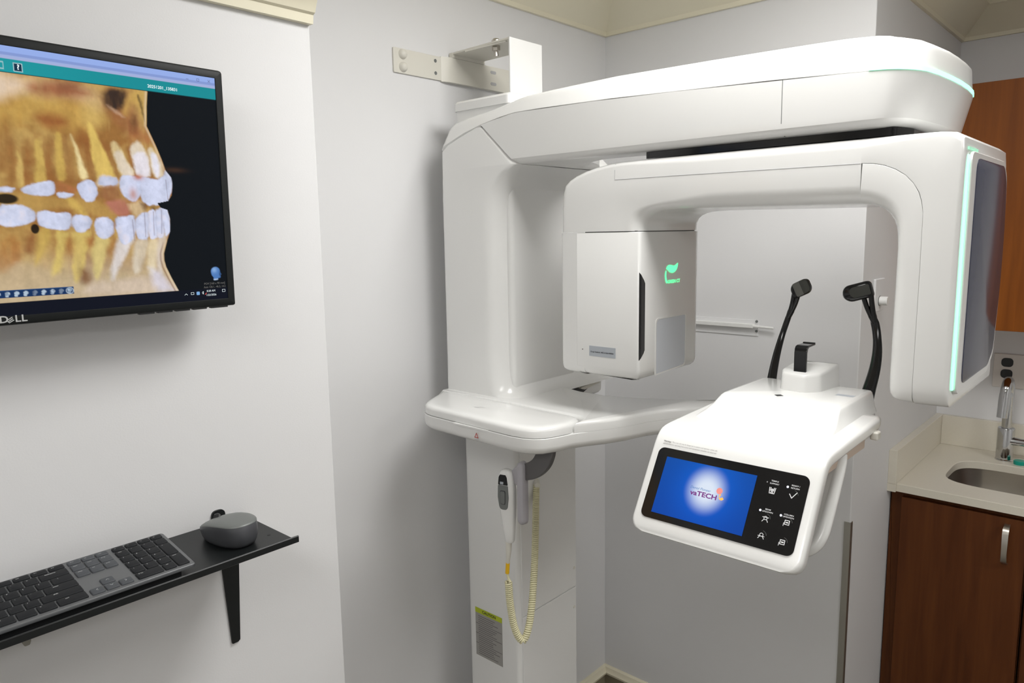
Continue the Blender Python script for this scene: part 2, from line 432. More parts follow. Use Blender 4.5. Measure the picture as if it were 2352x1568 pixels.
# glowing strip round the nose, just above the seam
led_pts = [(-.378, Y0)]+nose[:-1]
o_pl = [Vector((p[0], p[1])) for p in led_pts]
def offs(poly, d):
    out = []
    for i, p in enumerate(poly):
        t = (poly[min(i+1, len(poly)-1)]-poly[max(0, i-1)]).normalized(); out.append(p+Vector((t.y, -t.x))*d)
    return out
oo, ii = offs(o_pl, .0014), offs(o_pl, -.003)
S.part('light_strip_or_glow', loft([[(a.x, a.y, zs(p.x)+.0008), (a.x, a.y, zs(p.x)+.0072), (b.x, b.y, zs(p.x)+.0072), (b.x, b.y, zs(p.x)+.0008)] for a, b, p in zip(oo, ii, o_pl)]), M['led'], label='glowing green light strip')
# rotation ring under the beam
S.part('rotation_plate', stack(fillet([(-.80, 1.285), (-.345, 1.285), (-.33, 1.34), (-.33, 1.60), (-.36, 1.63), (-.60, 1.63), (-.72, 1.45), (-.80, 1.34)], .012), [(0, 1.8535), (0, 1.866)]), M['black'], label='glossy black turning plate')

# --- rotating C-arm
def sweep(stations, r_in, r_out, n=5):
    rings = []
    for I, O, y0, y1, e, *ro in stations:
        r_o = ro[0] if ro else r_out
        I, O = Vector(I), Vector(O); t = (O-I).length; d = (O-I)/t
        rr = rrect(y0+e, y1-e, e, t-e, [r_in, r_in, r_o, r_o], n)
        rings.append([(I.x+d.x*v, u, I.y+d.y*v) for u, v in rr])
    return loft(rings)
YG = 1.26
g1 = [((-.7935, 1.7120), (-.995, 1.7120), 0.0), ((-.793, 1.726), (-.9945, 1.760), 0), ((-.788, 1.7365), (-.9915, 1.795), 0), ((-.780, 1.743), (-.986, 1.811), 0), ((-.770, 1.7475), (-.974, 1.821), 0), ((-.757, 1.7505), (-.957, 1.829), 0), ((-.745, 1.7515), (-.93, 1.838), 0), ((-.733, 1.752), (-.905, 1.8435), 0), ((-.720, 1.7525), (-.870, 1.8485), 0), ((-.706, 1.7525), (-.845, 1.850), 0), ((-.69, 1.7525), (-.80, 1.8508), 0), ((-.67, 1.7524), (-.74, 1.851), 0), ((-.64, 1.752), (-.67, 1.851), 0), ((-.59, 1.7515), (-.59, 1.851), 0), ((-.45, 1.750), (-.45, 1.851), 0), ((-.384, 1.749), (-.384, 1.851), 0)]
carm = S.part('c_arm', sweep([(I, O, YG, 1.514+.09*max(0, (O[0]+.995)/.61), e) for I, O, e in g1], .029, .017, 6), W, smooth=50)
S.part('c_arm_seam', tube([(-.853, YG+.0035, 1.8465), (-.853, YG+.0001, 1.833), (-.853, YG, 1.8148), (-.74, YG, 1.8144), (-.59, YG, 1.8132), (-.385, YG, 1.8113)], .00055, 6), M['inkl'], carm)
g2b = [((-.384, 1.749), (-.382, 1.8110)), ((-.372, 1.7475), (-.366, 1.8097)), ((-.361, 1.744), (-.350, 1.8060)), ((-.351, 1.739), (-.334, 1.7990)), ((-.342, 1.731), (-.319, 1.789)), ((-.3355, 1.721), (-.307, 1.776)), ((-.331, 1.708), (-.299, 1.762)), ((-.329, 1.693), (-.2945, 1.748)), ((-.328, 1.675), (-.2916, 1.731)), ((-.328, 1.64), (-.2911, 1.66)), ((-.328, 1.60), (-.2911, 1.60)), ((-.3285, 1.470), (-.2914, 1.470))]
st = [(I, O, YG, 1.605, 0) for I, O in g2b]+[((-.3283, 1.455), (-.2914, 1.455), YG+.0006, 1.605, 0), ((-.3274, 1.446), (-.2915, 1.445), YG+.002, 1.605, 0), ((-.3250, 1.4395), (-.2915, 1.438), YG+.005, 1.604, 0), ((-.3205, 1.4355), (-.2915, 1.4338), YG+.010, 1.603, 0), ((-.3140, 1.4335), (-.2915, 1.4318), YG+.018, 1.602, 0)]
S.part('detector_arm', sweep(st, .024, .0008, 6), W, smooth=50)
g3b = [((-.384, 1.8115), (-.384, 1.851)), ((-.366, 1.8102), (-.350, 1.851)), ((-.350, 1.8065), (-.325, 1.851)), ((-.334, 1.7995), (-.300, 1.8508)), ((-.319, 1.7895), (-.275, 1.8502)), ((-.307, 1.7765), (-.254, 1.8475)), ((-.2985, 1.7625), (-.243, 1.839)), ((-.294, 1.7485), (-.241, 1.815)), ((-.2914, 1.7312), (-.2415, 1.78)), ((-.2909, 1.66), (-.2418, 1.68)), ((-.2909, 1.60), (-.2418, 1.60)), ((-.2912, 1.470), (-.2420, 1.470))]
st = [(I, O, YG, 1.612, 0, max(.008, .017-.0018*k)) for k, (I, O) in enumerate(g3b)]+[((-.2912, 1.455), (-.2420, 1.455), YG+.0008, 1.612, 0, .0065), ((-.2911, 1.444), (-.2420, 1.4445), YG+.003, 1.612, 0, .005), ((-.2905, 1.4365), (-.2420, 1.437), YG+.0075, 1.611, 0, .004), ((-.2890, 1.4318), (-.2422, 1.4325), YG+.014, 1.610, 0, .004), ((-.2870, 1.4297), (-.2430, 1.4302), YG+.024, 1.609, 0, .004)]
det = S.part('detector_housing', sweep(st, .0008, .008, 6), W, smooth=40)
# panel on the outer face of the detector
pan = fillet([(1.285, 1.449), (1.535, 1.449), (1.585, 1.476), (1.606, 1.600), (1.607, 1.700), (1.592, 1.793), (1.560, 1.821), (1.285, 1.821)], [.02, .03, .03, .3, .3, .035, .03, .02], 6)
fr = S.part('panel_frame', loft([[(-.2418, a, b) for a, b in pan], [(-.2375, a, b) for a, b in pan], [(-.2360, a, b) for a, b in inset(pan, .0015)], [(-.2360, a, b) for a, b in inset(pan, .006)]]), W, det, smooth=40)
pan2 = fillet([(1.318, 1.462), (1.530, 1.462), (1.574, 1.485), (1.598, 1.600), (1.599, 1.700), (1.583, 1.788), (1.553, 1.812), (1.322, 1.812)], [.02, .03, .03, .3, .3, .03, .03, .02], 6)
S.part('dark_panel', loft([[(-.2380, a, b) for a, b in pan2], [(-.2352, a, b) for a, b in pan2], [(-.2348, a, b) for a, b in inset(pan2, .001)]]), M['panelrefl'], det, label='glossy dark panel with a bluish reflection in its colour')
S.part('light_strip_or_glow', loft([[(-.2418, y, z), (-.2396, y, z), (-.2396, y+.008, z), (-.2418, y+.008, z)] for y, z in [(1.279, 1.458), (1.2765, 1.47), (1.2765, 1.80), (1.279, 1.815)]]), M['led'], det, label='glowing green light strip')
S.part('light_strip_or_glow', loft([[(-.2418, y, z), (-.2396, y, z), (-.2396, y, z+.004), (-.2418, y, z+.004)] for y, z in [(1.279, 1.8225), (1.30, 1.8225), (1.345, 1.8225)]]), M['ledrefl'], det, label='faint green reflection made as a glowing band')  # emissive band stands in for a faint green reflection

# --- generator
gx0, gx1 = -.9948, -.7935
gen_plan = fillet([(-.9505, YG), (gx1, YG), (gx1, 1.514), (-.9505, 1.514)], [.002, .007, .025, .002], 8)
gen = S.part('generator_housing', stack(gen_plan, [(.020, 1.4075), (.010, 1.409), (.004, 1.4135), (.001, 1.420), (0, 1.428), (0, 1.7085), (.0010, 1.7100), (.003, 1.7106)]), W, smooth=40)
side = fillet([(-.930, 1.4090), (-.930, 1.7100), (gx0, 1.7100), (gx0, 1.4090)], [0, 0, .003, .035], 8)
S.part('generator_side', loft([[(max(x, gx0+d), y, max(z, 1.409+d)) for x, z in side] for y, d in [(YG+.0006, .011), (YG+.0010, .0075), (YG+.0022, .0045), (YG+.0045, .0020), (YG+.008, .0006), (YG+.012, 0), (1.514, 0)]]), W, gen, smooth=50)
S.part('generator_gap', box(-.930, -.803, YG+.004, 1.50, 1.7095, 1.7125), M['blackm'], gen)
# black vent slot on the front corner
def vent(off, grow, zt_, zb_, s1):
    path = [Vector((gx1-.0085, YG))]+[Vector((gx1-.007+.007*math.sin(PI/2*k/8), YG+.007-.007*math.cos(PI/2*k/8))) for k in range(9)]+[Vector((gx1, YG+.040))]
    L = [0]
    for a_, b_ in zip(path, path[1:]): L.append(L[-1]+(b_-a_).length)
    g_ = [];
    for k in range(25):
        w_ = -grow+(s1+2*grow)*k/24+.0070; j = max(i for i in range(len(L)) if L[i] <= w_+1e-9); j = min(j, len(L)-2)
        t_ = (path[j+1]-path[j]).normalized(); q = path[j]+t_*(w_-L[j])+Vector((t_.y, -t_.x))*off; f = k/24
        g_.append((q, f))
    top_ = [(q.x, q.y, zt_(f)+grow*1.2) for q, f in g_]; bot_ = [(q.x, q.y, zb_(f)-grow*1.2) for q, f in g_]
    n_ = len(g_)
    return top_+bot_, [(i, i+1, n_+i+1, n_+i) for i in range(n_-1)]
vzt = interp([(0, 1.6300), (.80, 1.6130), (1, 1.6070)]); vzb = interp([(0, 1.4500), (.80, 1.4640), (1, 1.4700)])
S.part('vent_rim', vent(.0003, .0016, vzt, vzb, .0195), M['soft'], gen)
S.part('vent_slot', vent(.0006, 0, vzt, vzb, .0195), M['black'], gen)
S.part('window', prism(fillet([(1.326, 1.4135), (1.447, 1.4185), (1.447, 1.528), (1.326, 1.528)], [.004, .012, .006, .012]), 'yz', gx1-.002, gx1+.0006), M['lens'], gen, label='translucent blue grey window')
wf = fillet([(1.322, 1.410), (1.4505, 1.4145), (1.4505, 1.530), (1.322, 1.532)], [.004, .012, .006, .012])
wfi = fillet([(1.326, 1.4135), (1.447, 1.4185), (1.447, 1.528), (1.326, 1.528)], [.004, .012, .006, .012])
S.part('window_frame', loft([[(gx1-.001, a, b) for a, b in wf], [(gx1+.0012, a, b) for a, b in inset(wf, .0006)], [(gx1+.0012, a, b) for a, b in inset(wfi, -.0004)], [(gx1-.001, a, b) for a, b in wfi]], caps=False), M['soft'], gen)
LO = Vector((gx1, 1.385, 1.6215)); zq = .76
leaf = [(-.022, .013), (-.018, .019), (-.010, .0225), (0, .0215), (.010, .0195), (.019, .0225), (.026, .0265), (.0255, .018), (.021, .0085), (.013, .002), (.004, .000), (-.006, .002), (-.013, .007)]
stem = [(-.0230, .010), (-.0205, .007), (-.0210, -.004), (-.0180, -.018), (-.0150, -.024), (-.020, -.025), (-.0250, -.012), (-.0258, .000)]
def dens(p, k=4): return [tuple(q) for q in [v.to_2d() for v in spline([(a, b, 0) for a, b in p+[p[0]]], k)][:-1]]
S.part('glowing_logo', join(flat([(a, b*zq+.0015) for a, b in dens(leaf)], LO, Y, Z, .0008), flat([(a*.98-.001, b*zq) for a, b in dens(stem)], LO, Y, Z, .0008)), M['logo'], gen, label='glowing green leaf emblem', smooth=0)
S.part('glowing_lettering', text('GREEN CT', .0098, LO+Y*.0105-Z*.0170, Y, Z, .0008, bold=.00012, sx=1.12), M['logo'], gen, label='glowing green GREEN CT lettering', smooth=0)
rl = S.part('rating_label', box(-.917, -.850, YG-.0006, YG+.001, 1.4495, 1.4715), M['silver'], gen, label='silver grey rating label')
S.part('label_print', text('X-ray Control : MCU-Hub-N00SA', .0042, (-.884, YG-.0006, 1.459), X, Z, .0002, bold=.00012), M['ink'], gen)
S.part('rivet_hole', cyl((-.935, YG-.0004, 1.462), (-.935, YG+.001, 1.462), .0012, n=10), M['ink'], gen)

# --- hand tray with lid, and the side arm to the control unit
arm_front = [(-.905, 1.140), (-.898, 1.172), (-.880, 1.205), (-.855, 1.240), (-.832, 1.285), (-.818, 1.335), (-.797, 1.372), (-.770, 1.392), (-.72, 1.400), (-.60, 1.402)]
arm_back = [(-.60, 1.50), (-.72, 1.497), (-.80, 1.494), (-.86, 1.484), (-.93, 1.457), (-1.0, 1.438), (-1.07, 1.438), (-1.13, 1.452), (-1.162, 1.49), (-1.168, 1.66), (-1.367, 1.66)]
tray_plan = [(-1.367, 1.250), (-1.340, 1.197), (-1.312, 1.143), (-1.300, 1.122), (-1.286, 1.107), (-1.268, 1.097), (-1.245, 1.0915), (-1.10, 1.0845), (-.985, 1.0790), (-.955, 1.0830), (-.933, 1.0925), (-.918, 1.108)]+arm_front+arm_back
lift = interp([(-.90, 0), (-.80, .006), (-.72, .018), (-.62, .03)])
def lz(z): return lambda p: z+lift(p[0])
tray = S.part('tray_body', stack(tray_plan, [(.030, lz(1.2615)), (.014, lz(1.2630)), (.006, lz(1.2672)), (.001, lz(1.2740)), (0, lz(1.280)), (0, lz(1.2975)), (.0008, lz(1.2982))]), W, smooth=40)
deck = [(-1.367, 1.2375), (-1.1, 1.2350), (-.945, 1.2325), (-.925, 1.2290), (-.912, 1.2190), (-.903, 1.203), (-.895, 1.180), (-.880, 1.205), (-.855, 1.240)]+arm_front[4:]+arm_back
deck = [(-1.367, 1.2375), (-1.1, 1.2350), (-.945, 1.2325), (-.925, 1.2290), (-.910, 1.2190), (-.9005, 1.200), (-.8965, 1.178), (-.880, 1.205), (-.855, 1.240)]+arm_front[4:]+arm_back
S.part('arm_cover', stack(deck, [(0, lz(1.2985)), (0, lz(1.3130)), (.0012, lz(1.3172)), (.004, lz(1.3200)), (.010, lz(1.3212))]), W, smooth=40)
lid_plan = [(-1.366, 1.2362), (-1.338, 1.1985), (-1.310, 1.144), (-1.298, 1.124), (-1.284, 1.109), (-1.266, 1.099), (-1.243, 1.0935), (-1.10, 1.0865), (-.985, 1.0810), (-.956, 1.0848), (-.935, 1.094), (-.920, 1.109), (-.908, 1.140), (-.9010, 1.172), (-.9045, 1.197), (-.913, 1.2165), (-.927, 1.2270), (-.946, 1.2305), (-1.1, 1.2330)]
lid = S.part('tray_lid', stack(lid_plan, [(.001, 1.2990), (0, 1.3000), (0, 1.3120), (.0018, 1.3165), (.006, 1.3198), (.013, 1.3212), (.024, 1.3216)]), W, smooth=40)
S.part('finger_notch', prism(fillet([(-1.155, 1.2952), (-1.060, 1.2952), (-1.052, 1.2988), (-1.163, 1.2988)], .002), 'xz', 1.0815, 1.10), M['soft'], tray)
tri = [(-.0052, -.0042), (.0052, -.0042), (0, .0055)]
TO = Vector((-1.086, 1.0825, 1.2825))
S.part('warning_mark', stroke(tri+[tri[0]], .0017, TO, X, Z, .0022), M['red'], tray, label='small red warning triangle', smooth=0)
S.part('tray_print', join(flat([(-.006, -.0085), (.008, -.0085), (.008, -.0075), (-.006, -.0075)], TO, X, Z, .0022), flat([(.001, -.0125), (.0035, -.0125), (.0035, -.0110), (.001, -.0110)], TO, X, Z, .0022)), M['inkl'], tray, smooth=0)
S.part('lid_mark', join(flat([(-.010, -.003), (.003, -.003), (.003, .001), (-.010, .001)], (-1.150, 1.152, 1.3216), X, Y, .0003), flat([(-.002, .006), (.014, .006), (.014, .0075), (-.002, .0075)], (-1.150, 1.152, 1.3216), X, Y, .0003)), M['inkl'], lid, smooth=0)
# release lever behind the tray
S.part('column_lever', prism(fillet([(1.535, 1.3010), (1.622, 1.3080), (1.632, 1.3025), (1.560, 1.2935)], .003), 'yz', -1.176, -1.150), M['ivory'], bevel=.001)
S.part('lever_slot', prism([(1.512, 1.302), (1.562, 1.284), (1.598, 1.298), (1.535, 1.302)], 'yz', -1.178, -1.158), M['blackm'])

# --- control unit with touch screen
XC = -.485
P0 = Vector((.9612, 1.2371)); e2v = Vector((.522, .853)).normalized()
prof = [P0+e2v*s for s in (0, .004, .009, .015, .022, .05, .09, .13)]+[P0+e2v*s for s in (.150,)]
prof += [Vector(p) for p in [(1.0465, 1.3735), (1.0530, 1.3795), (1.0610, 1.3838), (1.0710, 1.3862), (1.085, 1.3875), (1.15, 1.3900), (1.24, 1.3925), (1.300, 1.3935), (1.318, 1.3925), (1.327, 1.3885), (1.331, 1.3815)]]
rings = []
L = 0; hw = .1385; rc = .022; thick = .021
for i, p in enumerate(prof):
    if i: L += (p-prof[i-1]).length
    t = (prof[min(i+1, len(prof)-1)]-prof[max(i-1, 0)]).normalized(); n = Vector((-t.y, t.x))     # outward (to the viewer / up)
    w = hw-rc+math.sqrt(max(0, rc*rc-(rc-min(L, rc))**2)) if L < rc else hw
    k = len(prof)-1-i
    if k < 4: w = hw-[.014, .006, .002, 0][k]
    th = thick*(0.55 if i == 0 else 0.85 if i == 1 else 1)
    if k < 3: th = thick*[.35, .6, .85][k]
    rr = rrect(-w, w, -th, 0, [.004, .004, .007, .007], 4)
    rings.append([(XC+u, p.x+n.x*v, p.y+n.y*v) for u, v in rr])
hood = S.part('control_hood', loft(rings), W, smooth=40)
# black touch panel
O = Vector((XC, .974, 1.258)); e1 = X; e2 = Vector((0, .522, .853)).normalized()
bz = S.part('touch_bezel', flat(rrect(-.1235, .1235, -.001, .1165, .0105, 6), O, e1, e2, .0012, .004), M['black'], hood, label='black glass touch panel')
# display picture
nx, ny = 160, 96; sx0, sx1, sy0, sy1 = -.1055, .0472, .0092, .1022
uu, vv = np.meshgrid(np.linspace(0, 1, nx), np.linspace(0, 1, ny))
px_, py_ = sx0+uu*(sx1-sx0), sy0+vv*(sy1-sy0)
gl = np.hypot((px_+.0245)/.031, (py_-.0625)/.0335)
g = np.clip(1.28-gl, 0, 1); g = g*g*(3-2*g); g2_ = np.exp(-(gl/1.55)**2)
c0 = np.stack([np.full_like(gl, .006), .060+.055*g2_+.012*vv, .36+.30*g2_], -1)
cw = np.array([.72, .80, .92])
pic = c0*(1-g[..., None])+cw*g[..., None]
n_ = e1.cross(e2)
gV = [tuple(O+e1*a+e2*b+n_*.0016) for a, b in zip(px_.ravel(), py_.ravel())]
gF = [(j*nx+i, j*nx+i+1, (j+1)*nx+i+1, (j+1)*nx+i) for j in range(ny-1) for i in range(nx-1)]
def picture(th, name, V, F, cols, m, parent, local, label=None):
    me = mesh_of(name, (V, F), None if local else th.Mi); me.materials.append(m)
    at = me.color_attributes.new('Picture', 'FLOAT_COLOR', 'POINT')
    buf = np.ones((len(V), 4), np.float32); buf[:, :3] = cols.reshape(-1, 3); at.data.foreach_set('color', buf.ravel())
    o = bpy.data.objects.new(name, me); COL.objects.link(o); o.parent = parent
    if label: o['label'] = label
    return o
picture(S, 'touch_display', gV, gF, pic, M['scr2'], hood, False, 'lit blue display with a white glow and VATECH start logo')
S.part('display_logo', text('vaTECH', .0104, O+e1*-.0270+e2*.0545, e1, e2, .0020, bold=.0003, sx=1.26), M['purple'], hood, smooth=0)
S.part('display_slogan', text('Dental Pioneer', .0056, O+e1*-.0345+e2*.0628, e1, e2, .0020, shear=.25), M['blueink'], hood, smooth=0)
S.part('display_emblem', join(flat(arc(-.0035, .0664, .0050, 0, 340, 20), O, e1, e2, .0020)), M['pink'], hood, smooth=0)
S.part('display_emblem', join(flat(arc(.0022, .0570, .0042, 110, 340, 12)+arc(.0005, .0592, .0030, 340, 110, 8), O, e1, e2, .0021)), M['orange'], hood, smooth=0)
tx = []
for s, a, b in [('TEMPLE', .0746, .0993), ('SUPPORT', .0748, .0953), ('READY /', .1053, .0988), ('RETURN', .1053, .0949), ('BEAM', .0747, .0562), ('UP/DOWN', .0747, .0526), ('COLUMN', .1053, .0555), ('UP/DOWN', .1054, .0520)]:
    S.part('button_lettering', text(s, .0030, O+e1*(a+.0004)+e2*b, e1, e2, .0017, bold=.00003, sx=1.1), M['glyph'], hood, smooth=0)
K = lambda pts, a, b, s=1.0, w=.0011: stroke([(a+x*s, b+y*s) for x, y in pts], w, O, e1, e2, .0017)
S.part('check_icon', K([(-.005, .0012), (-.001, -.0042), (.005, .0048)], .1046, .0845), M['glyph'], hood, smooth=0)
S.part('temple_icon', join(K([(-.0045, .004), (-.0035, -.0045), (.0035, -.0045), (.0045, .004)], .0741, .0852), K([(-.0025, .004), (-.0022, -.0005)], .0741, .0852), K([(.0025, .004), (.0022, -.0005)], .0741, .0852), K([(0, .001), (-.0015, -.004), (.0015, -.004), (0, .001)], .0741, .0852), K(arc(0, .001, .0012, 0, 360, 8), .0741, .0852)), M['glyph'], hood, smooth=0)
for bb in (.0425, .0177):
    S.part('beam_icon', join(K(arc(0, .001, .0024, 0, 360, 12), .0745, bb, w=.0009), K([(-.0045, .002 if bb > .03 else -.001), (.0045, .002 if bb > .03 else -.001)], .0745, bb, w=.0009), K([(-.002, -.0012), (-.0042, -.0045)], .0745, bb, w=.0009), K([(.002, -.0012), (.0042, -.0045)], .0745, bb, w=.0009)), M['glyph'], hood, smooth=0)
for bb in (.0445, .0160):
    S.part('column_icon', join(K([(-.0032, -.003), (.0032, -.003), (.0032, .003), (-.0032, .003), (-.0032, -.003)], .1056, bb, w=.0010), K([(-.0012, 0), (.0012, 0)], .1056, bb, w=.0018), K([(-.0045, -.0055), (-.0045, -.001)], .1056, bb, w=.0007)), M['glyph'], hood, smooth=0)
for a, b in ((.0745, .0425), (.0745, .0177), (.1056, .0445), (.1056, .0160), (.1046, .0850)):
    S.part('touch_button', stroke(arc(a, b, .0072, 10, 80, 6), .0004, O, e1, e2, .0016), M['dgrey'], hood, smooth=0)
for a, b, on in ((.0640, .0961, 0), (.0947, .0953, 1), (.0642, .0531, 1), (.0949, .0526, 1)):
    S.part('status_light', flat(arc(a, b, .0016 if on else .0011, 0, 345, 14), O, e1, e2, .0018), M['dot' if on else 'dotoff'], hood, smooth=0)
S.part('warning_text', join(text('Warning :', .0036, O+e1*-.1195+e2*.1272, e1, e2, .0016, align='LEFT', bold=.00012), text('This x-ray unit may be dangerous to patient and operator unless safe', .0031, O+e1*-.1040+e2*.1272, e1, e2, .0016, align='LEFT', sx=.92),
       text('exposure factors, operating instructions and maintenance schedules are observed.', .0031, O+e1*-.1195+e2*.1228, e1, e2, .0016, align='LEFT', sx=.92)), M['inkg'], hood, smooth=0)
# raised block on the hood
def blk(z, xa, xb, ya, yb2, r): return [(p[0], p[1], z) for p in rrect(xa, xb, ya, yb2, r, 4)]
S.part('chin_plinth', loft([blk(1.386, -.606, -.372, 1.120, 1.392, .02), blk(1.3925, -.603, -.374, 1.142, 1.391, .02), blk(1.397, -.599, -.3755, 1.160, 1.390, .018), blk(1.406, -.593, -.378, 1.180, 1.388, .014), blk(1.414, -.589, -.380, 1.193, 1.386, .010), blk(1.4190, -.587, -.3815, 1.202, 1.385, .009), blk(1.4218, -.584, -.3835, 1.208, 1.383, .008), blk(1.4230, -.578, -.388, 1.216, 1.378, .008)]), W, hood, smooth=60)
S.part('plinth_slot', prism([(XC-.018, 1.240), (XC-.010, 1.232), (XC-.002, 1.240), (XC-.010, 1.248)], 'xy', 1.4180, 1.4234), M['blackm'], hood)
S.part('plinth_label', box(-.420, -.3905, 1.300, 1.314, 1.4225, 1.4233), M['silver'], hood, label='small silver sticker')
# chin block and bite stick
cb = fillet([(-.521, 1.385), (-.521, 1.315), (-.512, 1.293), (-.470, 1.286), (-.450, 1.310), (-.442, 1.385)], [.004, .014, .014, .016, .02, .002], 5)
def slant(z): return lambda p: z+(p[1]-1.29)*.10
S.part('chin_block', stack(cb, [(-.003, 1.415), (-.0015, 1.425), (0, slant(1.448)), (.001, slant(1.4525)), (.0035, slant(1.4545))]), W, hood, smooth=50)
bs = [(1.306, 1.452), (1.306, 1.490), (1.3075, 1.4975), (1.311, 1.5015), (1.317, 1.5030), (1.345, 1.5030), (1.346, 1.5050), (1.350, 1.5050), (1.350, 1.5000), (1.319, 1.4990), (1.3145, 1.4965), (1.312, 1.490), (1.312, 1.452)]
S.part('bite_stick', prism(bs, 'yz', -.4965, -.4745), M['black'], hood, bevel=.0012, label='black plastic bite stick')
S.part('rear_mount', loft([blk(1.325, -.590, -.395, 1.29, 1.455, .03), blk(1.330, -.596, -.389, 1.285, 1.46, .035), blk(1.366, -.596, -.389, 1.285, 1.46, .035), blk(1.376, -.590, -.395, 1.30, 1.45, .03)]), W, hood, smooth=50)
S.part('inner_box', stack(rrect(-.600, -.358, 1.075, 1.272, .008), [(0, 1.347), (0, 1.372)]), M['under'], hood, bevel=.002, label='warm grey underside')
S.part('side_latch', join(box(-.352, -.339, 1.268, 1.286, 1.362, 1.376)), M['ivory'], hood, bevel=.003)
# patient handle behind the panel
pv = Vector((0, 1.139, 1.347)); pe = Vector((0, 1.058, 1.222))
hd = []
for sgn in (1,):
    path = spline([(XC+.125, 1.150, 1.364), (XC+.127, 1.139, 1.345), (XC+.127, 1.100, 1.284), (XC+.124, 1.078, 1.250), (XC+.108, 1.066, 1.232), (XC+.075, 1.062, 1.226), (XC-.075, 1.062, 1.226), (XC-.108, 1.066, 1.232), (XC-.124, 1.078, 1.250), (XC-.127, 1.100, 1.284), (XC-.127, 1.139, 1.345), (XC-.125, 1.150, 1.364)], 6)
    hd.append(tube(path, .0105, 12))
S.part('patient_handle', join(*hd), W, smooth=60)
hp = rrect(-.125, .125, -.126, .012, .02, 5)
S.part('panel_back', flat(hp, (XC, 1.135, 1.350), e1, e2, .004, .012), M['soft'], hood, bevel=.002)
# temple supports
def temple(sg):
    P = [(.088, 1.392, 1.395), (.0905, 1.404, 1.420), (.0925, 1.424, 1.455), (.0905, 1.440, 1.490), (.083, 1.450, 1.528), (.072, 1.449, 1.560), (.060, 1.444, 1.585)]
    P = spline([(XC+sg*a, b, c) for a, b, c in P], 5); n = len(P)
    k = 1.0 if sg > 0 else .74
    rad = [(.0140-.0062*min(1, i/(n*.55)))*k for i in range(n)]
    stem = S.part('temple_support', tube(P[:int(n*.84)], [r_*(1 if int(n*.84)-i_ > 4 else (.85, .72, .6, .5)[4-(int(n*.84)-i_)]) for i_, r_ in enumerate(rad[:int(n*.84)])], 14, .62), M['black'], smooth=60, label='glossy black curved head support arm')
    a = P[int(n*.69)]
    for dx, dz in (((.0600, 1.585), (.0735, 1.588)) if sg > 0 else ((.0680, 1.586), (.0585, 1.588))):
        b = Vector((XC+sg*dx, 1.444, dz)); m = a.lerp(b, .5); m.x += (b.x-a.x)*.10
        S.part('prong', tube(spline([a, m, b], 6), [.0052]*4+[.0046]*9, 10), M['black'], stem, smooth=60)
    c, al, hw_, hh_ = (Vector((XC+.0505, 1.443, 1.5925)), 17, .0250, .0158) if sg > 0 else (Vector((XC-.0550, 1.443, 1.5950)), 26, .0200, .0145)
    al = math.radians(al); ux = Vector((math.cos(al), sg*.12, math.sin(al))).normalized(); uz = Vector((-math.sin(al), 0, math.cos(al)))
    def block(x0, x1, z0, z1, layers, r):
        return loft([[c+ux*u+uz*v+Vector((0, y, 0)) for u, v in rrect(x0+e, x1-e, z0+e, z1-e, r, 6)] for y, e in layers])
    R_ = [.017, .006, .008, .014] if sg > 0 else [.006, .013, .008, .014]
    S.part('pad_shell', block(-hw_, hw_, -hh_, hh_, [(-.0085, .004), (-.0070, .0015), (-.004, 0), (.006, 0), (.008, .003)], R_), M['black'], stem, smooth=50)
    if sg > 0:
        S.part('pad_inset', block(-hw_+.013, hw_-.0015, -hh_+.0055, hh_-.0060, [(-.0078, 0), (-.0092, .0003), (-.0095, .0012)], [.010, .003, .003, .008]), M['olive'], stem, smooth=50)
        S.part('pad', block(-hw_-.0035, hw_-.010, -hh_+.001, hh_-.002, [(.002, .001), (.006, 0), (.016, .001), (.019, .004)], R_), M['dark'], stem, smooth=50, label='dark grey rubber temple pad')
    else:
        S.part('pad_inset', block(-hw_+.009, hw_-.014, -hh_+.0008, hh_-.0008, [(-.0078, 0), (-.0094, .0004), (-.0098, .0014)], .003), M['olive2'], stem, smooth=50)
        S.part('pad', block(-hw_+.024, hw_+.0015, -hh_+.0008, hh_-.0004, [(-.0085, .0004), (-.0100, .001), (-.0105, .002)], [.002, .011, .007, .002]), M['olive'], stem, smooth=50, label='dark grey rubber temple pad')
temple(1); temple(-1)

# --- holder for the exposure switch
hx = -1.0
S.part('switch_holder', join(loft([[(x, y, z) for x, z in rrect(a, b, c_, d_, r_, 6)] for y, a, b, c_, d_, r_ in [(1.128, -1.0140, -.9985, 1.090, 1.222, .0075), (1.1315, -1.0160, -.9965, 1.086, 1.226, .0095), (1.1435, -1.0160, -.9965, 1.085, 1.227, .0095), (1.147, -1.0140, -.9985, 1.090, 1.222, .0075)]]), loft([[(x, y, z) for y, z in rrect(1.129, 1.145, c_, d_, .006, 4)] for x, c_, d_ in [(-1.030, 1.176, 1.206), (-1.022, 1.172, 1.213), (-1.010, 1.170, 1.218)]])), M['grey'], smooth=50, label='grey plastic switch holder')
S.part('holder_arm', prism(spline2([(-1.004, 1.222), (-.990, 1.228), (-.977, 1.238), (-.968, 1.252), (-.965, 1.2655)])+spline2([(-.921, 1.2655), (-.924, 1.250), (-.934, 1.228), (-.952, 1.208), (-.974, 1.194), (-1.004, 1.184)]), 'xz', 1.136, 1.150), M['dkgrey'], bevel=.005)

